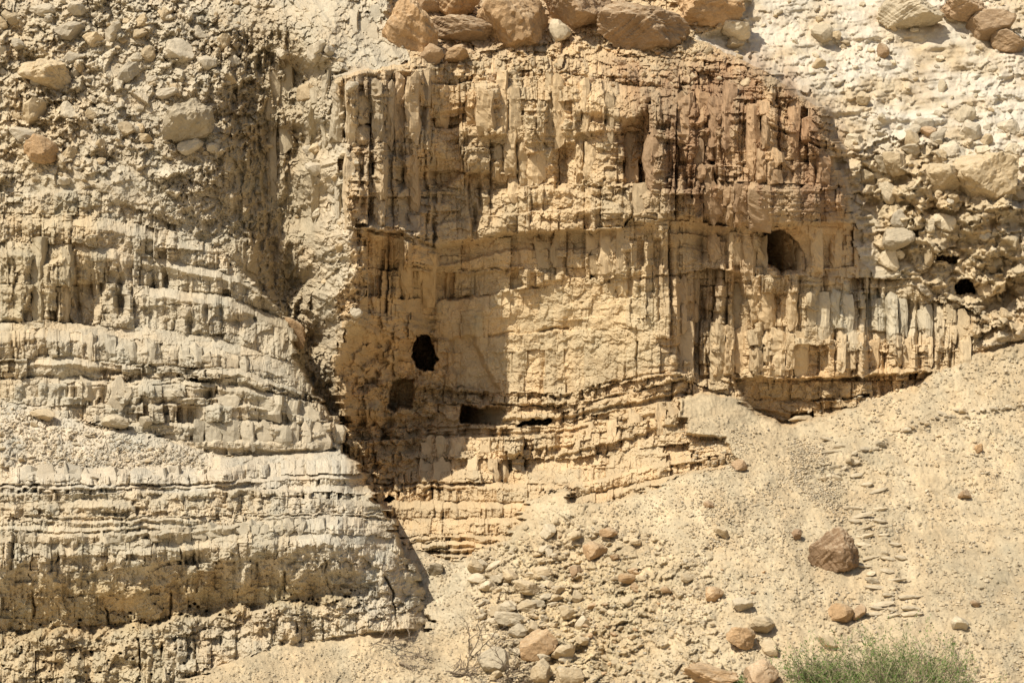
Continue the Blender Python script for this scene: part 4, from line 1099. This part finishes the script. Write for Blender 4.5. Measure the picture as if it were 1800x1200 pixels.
while len(spots) < 120:
    x, y = random.uniform(0, 430), random.uniform(0, 320)
    if x > 180 and y > 290: continue
    s = 9 + 16 * random.random() ** 2.5
    spots.append((x, y, s, s * random.uniform(.55, .9)))
while len(spots) < 165:
    x, y = random.uniform(430, 630), random.uniform(60, 560)
    if x < 540 + (y > 400) * 20 and random.random() < .7: continue
    s = 9 + 14 * random.random() ** 2
    spots.append((x, y, s, s * random.uniform(.55, .9)))
bedded('slope_upper_left', spots, ['matrix', 'matrix', 'tan'])
spots = []
while len(spots) < 55:
    x, y = random.uniform(1320, 1800), random.uniform(0, 260)
    if y > 260 - (x - 1320) * .1 or x < 1300 + y * .9: continue
    s = 8 + 11 * random.random() ** 2.5
    spots.append((x, y, s, s * random.uniform(.55, .9)))
while len(spots) < 150:
    x, y = random.uniform(1500, 1800), random.uniform(200, 590)
    if (y > 480 and x < 1700) or (1630 < x < 1730 and 435 < y < 530): continue
    s = 9 + 28 * random.random() ** 2
    spots.append((x, y, s, s * random.uniform(.6, 1)))
bedded('slope_upper_right', spots, ['matrix', 'tan', 'pale'])
spots = []
while len(spots) < 90:
    x, y = random.uniform(760, 1420), random.uniform(80, 150)
    if y < 105 - abs(x - 1000) * .08 or (x > 1320 and y < 120 + (x - 1320) * .5): continue
    s = 8 + 12 * random.random() ** 2
    spots.append((x, y, s, s * random.uniform(.55, .9)))
bedded('cliff_main', spots, ['tan', 'brown', 'orange'])

# loose stones on the scree, each described by its look and by the larger stone it lies nearest to
MARKS = [(767,998,'lone grey stone by the bluff'),(836,994,'upright tan stone'),(927,1034,'long tan boulder'),(896,1067,'two side by side blocks'),(896,1089,'long pale boulder'),(947,1136,'biggest rubble boulder'),
 (992,1146,'round tan boulder'),(953,1180,'upright bottom boulder'),(868,1163,'tilted grey slab'),(1045,966,'split orange boulder'),(1066,937,'flat orange stone'),(964,931,'steeply tilted slab'),
 (1014,1003,'shaded brown wedge'),(1104,1017,'orange stone on open scree'),(1465,968,'dark pyramid boulder'),(1253,1044,'orange tan block'),(1305,1120,'orange wedge'),(1338,1180,'round-topped brown boulder'),
 (76,728,'flat topped block'),(206,742,'square pale block'),(1692,1095,'smooth pale stone'),(1698,869,'lone brown stone'),(1722,788,'little orange stone below the bank')]
WORDS = dict(pale='pale', tan='tan', grey='grey', orange='orange', brown='brown', dark='dark')
def loose_label(x, y, s, h, mt):
    mx, my, nm = min(MARKS, key=lambda k: math.hypot(k[0] - x, k[1] - y))
    dx, dy = x - mx, y - my; d = math.hypot(dx, dy)
    side = ('right of' if dx > 0 else 'left of') if abs(dx) > 2 * abs(dy) else ('below' if dy > 0 else 'above') if abs(dy) > 2 * abs(dx) else ('below and ' if dy > 0 else 'above and ') + ('right of' if dx > 0 else 'left of')
    far = 'close ' if d < 28 else 'far ' if d > 85 else ''
    size = 'tiny' if s < 10 else 'small' if s < 14 else 'middling' if s < 19 else 'large'
    shape = 'flat' if h / s < .55 else 'blocky' if h / s > .7 else 'angular'
    return f"{size} {WORDS[mt]} {shape} stone {far}{side} the {nm}"
def loose(n, poly, s0, s1, mats, label, group, pw=2.2):
    p = np.array(poly); x0, y0 = p.min(0); x1, y1 = p.max(0); c = 0
    while c < n:
        x = random.uniform(x0, x1); y = random.uniform(y0, y1); ins = False
        for (ax, ay), (bx, by_) in zip(poly, poly[1:] + poly[:1]):
            if (ay > y) != (by_ > y) and x < (bx - ax) * (y - ay) / (by_ - ay) + ax: ins = not ins
        if not ins: continue
        s = s0 + (s1 - s0) * random.random() ** pw
        mt = random.choice(mats); hh_ = s * random.uniform(.35, .75)
        o = place('loose_stone', random.choice(LIB[mt]), x, y, s, hh_, random.uniform(-.5, .5), sink=.3, yaw=random.choice((0, math.pi)))
        thing('loose_stone', loose_label(x, y, s, hh_, mt), 'stone', o, group); c += 1
loose(150, [(830,985),(960,950),(1020,1000),(1010,1190),(860,1195),(840,1100)], 9, 30, ['pale', 'tan', 'tan', 'grey'], 'small angular stone in the rubble run below the alcove', 'stones of the rubble run')
loose(85, [(960,910),(1080,925),(1150,1030),(1120,1190),(1030,1190),(1010,1000)], 8, 22, ['tan', 'orange', 'tan'], 'small tan stone along the dark rubble channel', 'stones of the rubble channel')
loose(20, [(1150,960),(1400,1010),(1420,1190),(1130,1190)], 6, 14, ['tan', 'pale', 'orange'], 'small stone on the open scree left of the shrub', 'stones left of the shrub')
loose(20, [(1560,760),(1795,720),(1795,1080),(1600,1080)], 6, 12, ['tan', 'pale', 'grey'], 'small stone on the open scree right of the steps', 'stones right of the steps')

loose(24, [(0,718),(120,752),(330,802),(370,818),(0,816)], 7, 17, ['pale', 'tan', 'grey'], '', 'stones on the dusty shelf')
# gravel too small to count
def gravel(name, label, zones, mat):
    v = np.array([(1,0,0),(-1,0,0),(0,1,0),(0,-1,0),(0,0,1),(0,0,-1)], float); f = np.array([(0,2,4),(2,1,4),(1,3,4),(3,0,4),(2,0,5),(1,2,5),(3,1,5),(0,3,5)]); vv = []; ff = []; k = 0
    shapes = []
    for s in range(12):
        r = RNG.uniform(.6, 1.3, len(v)); shapes.append((v * r[:, None] + RNG.normal(0, .28, v.shape)) * 1.15)
    for n, poly, s0, s1 in zones:
        p = np.array(poly, float); x0, y0 = p.min(0); x1, y1 = p.max(0); c = 0
        while c < n:
            x = random.uniform(x0, x1); y = random.uniform(y0, y1); ins = False
            for (ax, ay), (bx, by_) in zip(poly, poly[1:] + poly[:1]):
                if (ay > y) != (by_ > y) and x < (bx - ax) * (y - ay) / (by_ - ay) + ax: ins = not ins
            if not ins: continue
            c += 1
            if vn(np.array([x / 45.]), np.array([y / 30.]), 77)[0] < random.uniform(-1.1, .6): continue
            s = s0 + (s1 - s0) * random.random() ** 3
            Y = depth_at(x, y); q = s * F * Y * .5; a = random.random() * 6.28
            sh = random.choice(shapes) * np.array([q, q * random.uniform(.5, .9), q * random.uniform(.4, .75)])
            ca, sa = math.cos(a), math.sin(a)
            sh = np.stack([sh[:, 0] * ca - sh[:, 1] * sa, sh[:, 0] * sa + sh[:, 1] * ca, sh[:, 2]], 1)
            vv.append(sh + np.array(at(x, y, Y))); ff.append(f + k); k += len(v)
    V_ = np.concatenate(vv).astype(np.float32); F_ = np.concatenate(ff)
    me = bpy.data.meshes.new(name); me.vertices.add(len(V_)); me.vertices.foreach_set('co', V_.ravel())
    me.loops.add(F_.size); me.loops.foreach_set('vertex_index', F_.ravel().astype(np.int32))
    me.polygons.add(len(F_)); me.polygons.foreach_set('loop_start', np.arange(0, F_.size, 3, dtype=np.int32)); me.update(calc_edges=True)
    tn = np.repeat(RNG.uniform(.86, 1.2, len(V_) // 6), 6)[:, None]; wm = np.repeat(RNG.uniform(-.05, .05, len(V_) // 6), 6)[:, None]
    tc = np.concatenate([np.array([.455, .37, .245]) * tn * (1 + wm * np.array([1, 0, -1.5])), np.ones((len(V_), 1))], 1).astype(np.float32)
    at_ = me.attributes.new('tint', 'FLOAT_COLOR', 'POINT'); at_.data.foreach_set('color', tc.ravel())
    me.materials.append(mat)
    o = bpy.data.objects.new(name, me); COL.objects.link(o); o['kind'] = 'stuff'; o['label'] = label; o['category'] = 'gravel'
    return o
gravel('gravel', 'fine pale gravel scattered over the scree', [
    (15000, [(1260,760),(1700,640),(1860,600),(1860,1240),(1180,1240),(1220,820)], 2.2, 8.5),
    (3200, [(1190,720),(1330,740),(1450,780),(1400,960),(1200,960),(1020,900),(1200,840)], 2.2, 7),
    (6500, [(830,970),(1000,900),(1240,960),(1240,1240),(820,1240)], 2.5, 8),
    (4500, [(700,960),(830,1000),(860,1240),(320,1240),(480,1150),(750,1115)], 2, 6),
    (3000, [(0,712),(120,750),(340,797),(380,820),(0,818)], 2, 8),
    (2200, [(1380,760),(1450,790),(1500,900),(1470,930),(1390,840)], 3, 7)], M_GRAVEL)

# ------------------------------------------------------------------ rough stone steps up the scree
st = bpy.data.objects.new('stone_steps', None); COL.objects.link(st); st.location = at(1530, 1080, depth_at(1530, 1080))
thing('stone_steps', 'rough flight of thin stone treads climbing the scree beside the dark pyramid boulder', 'steps', st)
flat = [rock_mesh('tread_shape', M_TREAD, 900 + j, 2, 10, .07, .05) for j in range(6)]
yy = 772.0
while yy < 1090:
    cx = np.interp(yy, [770, 850, 930, 1080], [1450, 1490, 1525, 1555]) + random.gauss(0, 5); wd = np.interp(yy, [770, 900, 1080], [50, 66, 74]) * random.uniform(.6, 1.05)
    x = cx - wd / 2
    while x < cx + wd / 2:
        w = random.uniform(16, 44)
        if random.random() < .85:
            place('tread_stone', random.choice(flat), x + w / 2, yy + random.gauss(0, 2.2), w, random.uniform(6.5, 12), random.gauss(0, .16), st, sink=.78, dr=1.1)
        x += w * random.uniform(.85, 1.3)
    yy += random.uniform(10, 16)
bk = bpy.data.objects.new('stone_bank', None); COL.objects.link(bk); bk.location = at(1650, 735, depth_at(1650, 735))
thing('stone_bank', 'low line of stones edging the path across the upper right scree', 'bank', bk)
for x in np.arange(1440, 1805, 9):
    y = np.interp(x, [1450,1520,1600,1700,1800], [840,790,745,722,706]) + random.gauss(3, 4)
    s = random.uniform(8, 20)
    place('bank_stone', random.choice(LIB[random.choice(['tan', 'grey', 'pale'])]), x, y, s, s * random.uniform(.4, .7), random.uniform(-.4, .4), bk, sink=.4)

# ------------------------------------------------------------------ shrub and dry twigs
def plain(name, col, rough=.8):
    m = bpy.data.materials.new(name); m.use_nodes = True; t = m.node_tree; b = t.nodes['Principled BSDF']
    n = nd(t, 'ShaderNodeTexNoise'); n.inputs['Scale'].default_value = 6; n.inputs['Detail'].default_value = 3
    g = nd(t, 'ShaderNodeNewGeometry'); t.links.new(g.outputs['Position'], n.inputs['Vector'])
    r = nd(t, 'ShaderNodeValToRGB'); r.color_ramp.elements[0].position = .3; r.color_ramp.elements[1].position = .7
    r.color_ramp.elements[0].color = (*[c * .65 for c in col], 1); r.color_ramp.elements[1].color = (*[min(1, c * 1.4) for c in col], 1)
    t.links.new(n.outputs[0], r.inputs[0]); t.links.new(r.outputs[0], b.inputs['Base Color'])
    b.inputs['Roughness'].default_value = rough; b.inputs['Specular IOR Level'].default_value = .2
    return m
M_LEAF = plain('shrub_leaf', (.095, .175, .03)); M_STEM = plain('shrub_stem', (.30, .265, .14)); M_TWIG = plain('dry_twig', (.22, .17, .115))
class MB:
    def __init__(s): s.v = []; s.f = []
    def tube(s, pts, r0, r1, n=4):
        base = len(s.v)
        for i, p in enumerate(pts):
            a = pts[min(i + 1, len(pts) - 1)] - pts[max(i - 1, 0)]; a.normalize()
            u = a.orthogonal().normalized(); w = a.cross(u); r = r0 + (r1 - r0) * i / (len(pts) - 1)
            for k in range(n):
                t = 6.2832 * k / n; s.v.append(p + (u * math.cos(t) + w * math.sin(t)) * r)
        for i in range(len(pts) - 1):
            for k in range(n):
                s.f.append((base + i * n + k, base + i * n + (k + 1) % n, base + (i + 1) * n + (k + 1) % n, base + (i + 1) * n + k))
    def leaf(s, p, d, l, w):
        u = d.cross(Vector((random.gauss(0, 1), random.gauss(0, 1), random.gauss(0, 1)))).normalized() * w
        b = len(s.v); s.v += [p, p + d * l * .5 + u, p + d * l, p + d * l * .5 - u]; s.f.append((b, b + 1, b + 2, b + 3))
    def build(s, name, mat, parent):
        me = bpy.data.meshes.new(name); o0 = parent.location if parent else Vector()
        me.from_pydata([tuple(v - o0) for v in s.v], [], s.f); me.materials.append(mat)
        o = bpy.data.objects.new(name, me); COL.objects.link(o); o.parent = parent; return o
def shrub(label, cx, by_, wpx, hpx, nstem, seed, cat='shrub'):
    random.seed(seed)
    Y = depth_near(cx, min(by_, 1240), 8)
    root = bpy.data.objects.new('green_shrub', None); COL.objects.link(root); root.location = at(cx, by_, Y)
    thing('green_shrub', label, cat, root)
    k = F * Y; W = wpx * k / 2; H = hpx * k
    st_, lf = MB(), MB()
    for i in range(nstem):
        a = random.random() * 6.283; rr = random.random() ** .6
        p = root.location + Vector((math.cos(a) * rr * W * .75, math.sin(a) * rr * W * .5, -.15))
        p.z += -(p.y - root.location.y) * -.45
        d = Vector((math.cos(a) * rr * .7 + random.gauss(0, .6), math.sin(a) * rr * .5 + random.gauss(0, .3), 1)).normalized()
        L = H * (1.15 - .5 * rr) * (.35 + .9 * random.random() ** 1.5)
        pts = [p.copy()]
        for s_ in range(6):
            d = (d + Vector((random.gauss(0, .16), random.gauss(0, .16), random.gauss(-.04, .1)))).normalized()
            pts.append(pts[-1] + d * L / 6)
        st_.tube(pts, .011, .004, 3)
        for q in range(1, 7):
            for _ in range(random.choice((2, 3, 6))):
                e = (d + Vector((random.gauss(0, .8), random.gauss(0, .8), random.gauss(.2, .6)))).normalized()
                o_ = pts[q] + (pts[q - 1] - pts[q]) * random.random()
                if random.random() < .45:
                    tip = o_ + e * random.uniform(.12, .4) * H * .4
                    st_.tube([o_, (o_ + tip) * .5 + Vector((0, 0, .02)), tip], .005, .003, 3)
                    for z in range(3):
                        lf.leaf(o_ + (tip - o_) * random.uniform(.3, 1), (e + Vector((random.gauss(0, .6), random.gauss(0, .6), random.gauss(0, .6)))).normalized(), random.uniform(.05, .10), .013)
                else:
                    lf.leaf(o_, e, random.uniform(.05, .11), .014)
    wd_ = MB()
    for i in range(max(3, nstem // 22)):
        a = random.random() * 6.283; rr = random.random() ** .5
        p = root.location + Vector((math.cos(a) * rr * W * .7, math.sin(a) * rr * W * .4 - .1, -.1))
        for br in range(random.randint(2, 4)):
            d = Vector((random.gauss(0, .7), random.gauss(0, .5), random.uniform(.3, 1))).normalized(); pts = [p.copy()]
            for s_ in range(7):
                d = (d + Vector((random.gauss(0, .25), random.gauss(0, .2), random.gauss(-.05, .2)))).normalized(); pts.append(pts[-1] + d * H * .14)
            wd_.tube(pts, .02, .006, 4)
    wd_.build('woody_branch', M_TWIG, root)
    st_.build('stem', M_STEM, root); lf.build('foliage', M_LEAF, root)
    return root
shrub('wide wispy green shrub growing at the bottom edge below the steps', 1575, 1225, 352, 122, 420, 3)
shrub('small green tuft at the bottom edge between the two round boulders', 1295, 1212, 66, 36, 60, 4)
shrub('thin upright green sprigs on the left side of the wide shrub', 1440, 1205, 110, 95, 90, 5)
def twig(label, px, py, length, ang, seed, n=9):
    random.seed(seed); Y = depth_near(px, min(py, 1240), 5)
    b = MB(); p0 = at(px, py, Y - .1)
    def grow(p, d, L, r, lvl):
        pts = [p.copy()]
        for i in range(6):
            d = (d + Vector((random.gauss(0, .22), random.gauss(0, .15), random.gauss(0, .2)))).normalized()
            pts.append(pts[-1] + d * L / 6)
            if lvl < 2 and i > 0 and random.random() < .75:
                e = (d + Vector((random.gauss(0, .7), random.gauss(-.1, .3), random.gauss(0, .6)))).normalized()
                grow(pts[-1], e, L * .5, r * .6, lvl + 1)
        b.tube(pts, r, r * .35, 4)
    k = F * Y
    for i in range(n):
        a = ang + random.gauss(0, .5)
        grow(p0 + Vector((random.gauss(0, 9) * k, 0, random.gauss(0, 4) * k)), Vector((math.cos(a), -.35, math.sin(a))).normalized(), length * k * random.uniform(.5, 1), .034, 0)
    o = b.build('dry_branch', M_TWIG, None)
    o.data.transform(Matrix.Translation(-p0)); o.location = p0
    thing('dry_branch', label, 'dry branch', o)
twig('dry branching twig against the foot of the front bluff', 672, 1128, 55, .7, 21, 4)
twig('crooked dead branch on the scree in front of the bluff', 700, 1165, 60, -.6, 22, 3)
twig('pale dry twigs reaching up left of the tilted grey slab', 835, 1150, 70, .5, 23, 4)
twig('tangled dry twigs at the bottom edge left of the rubble run', 800, 1185, 75, .25, 24, 7)
twig('dead brush between the tilted grey slab and the bottom edge', 880, 1195, 60, .6, 25, 6)
twig('short dry sticks lying on the scree midway to the bottom edge', 740, 1150, 45, -.4, 26, 3)
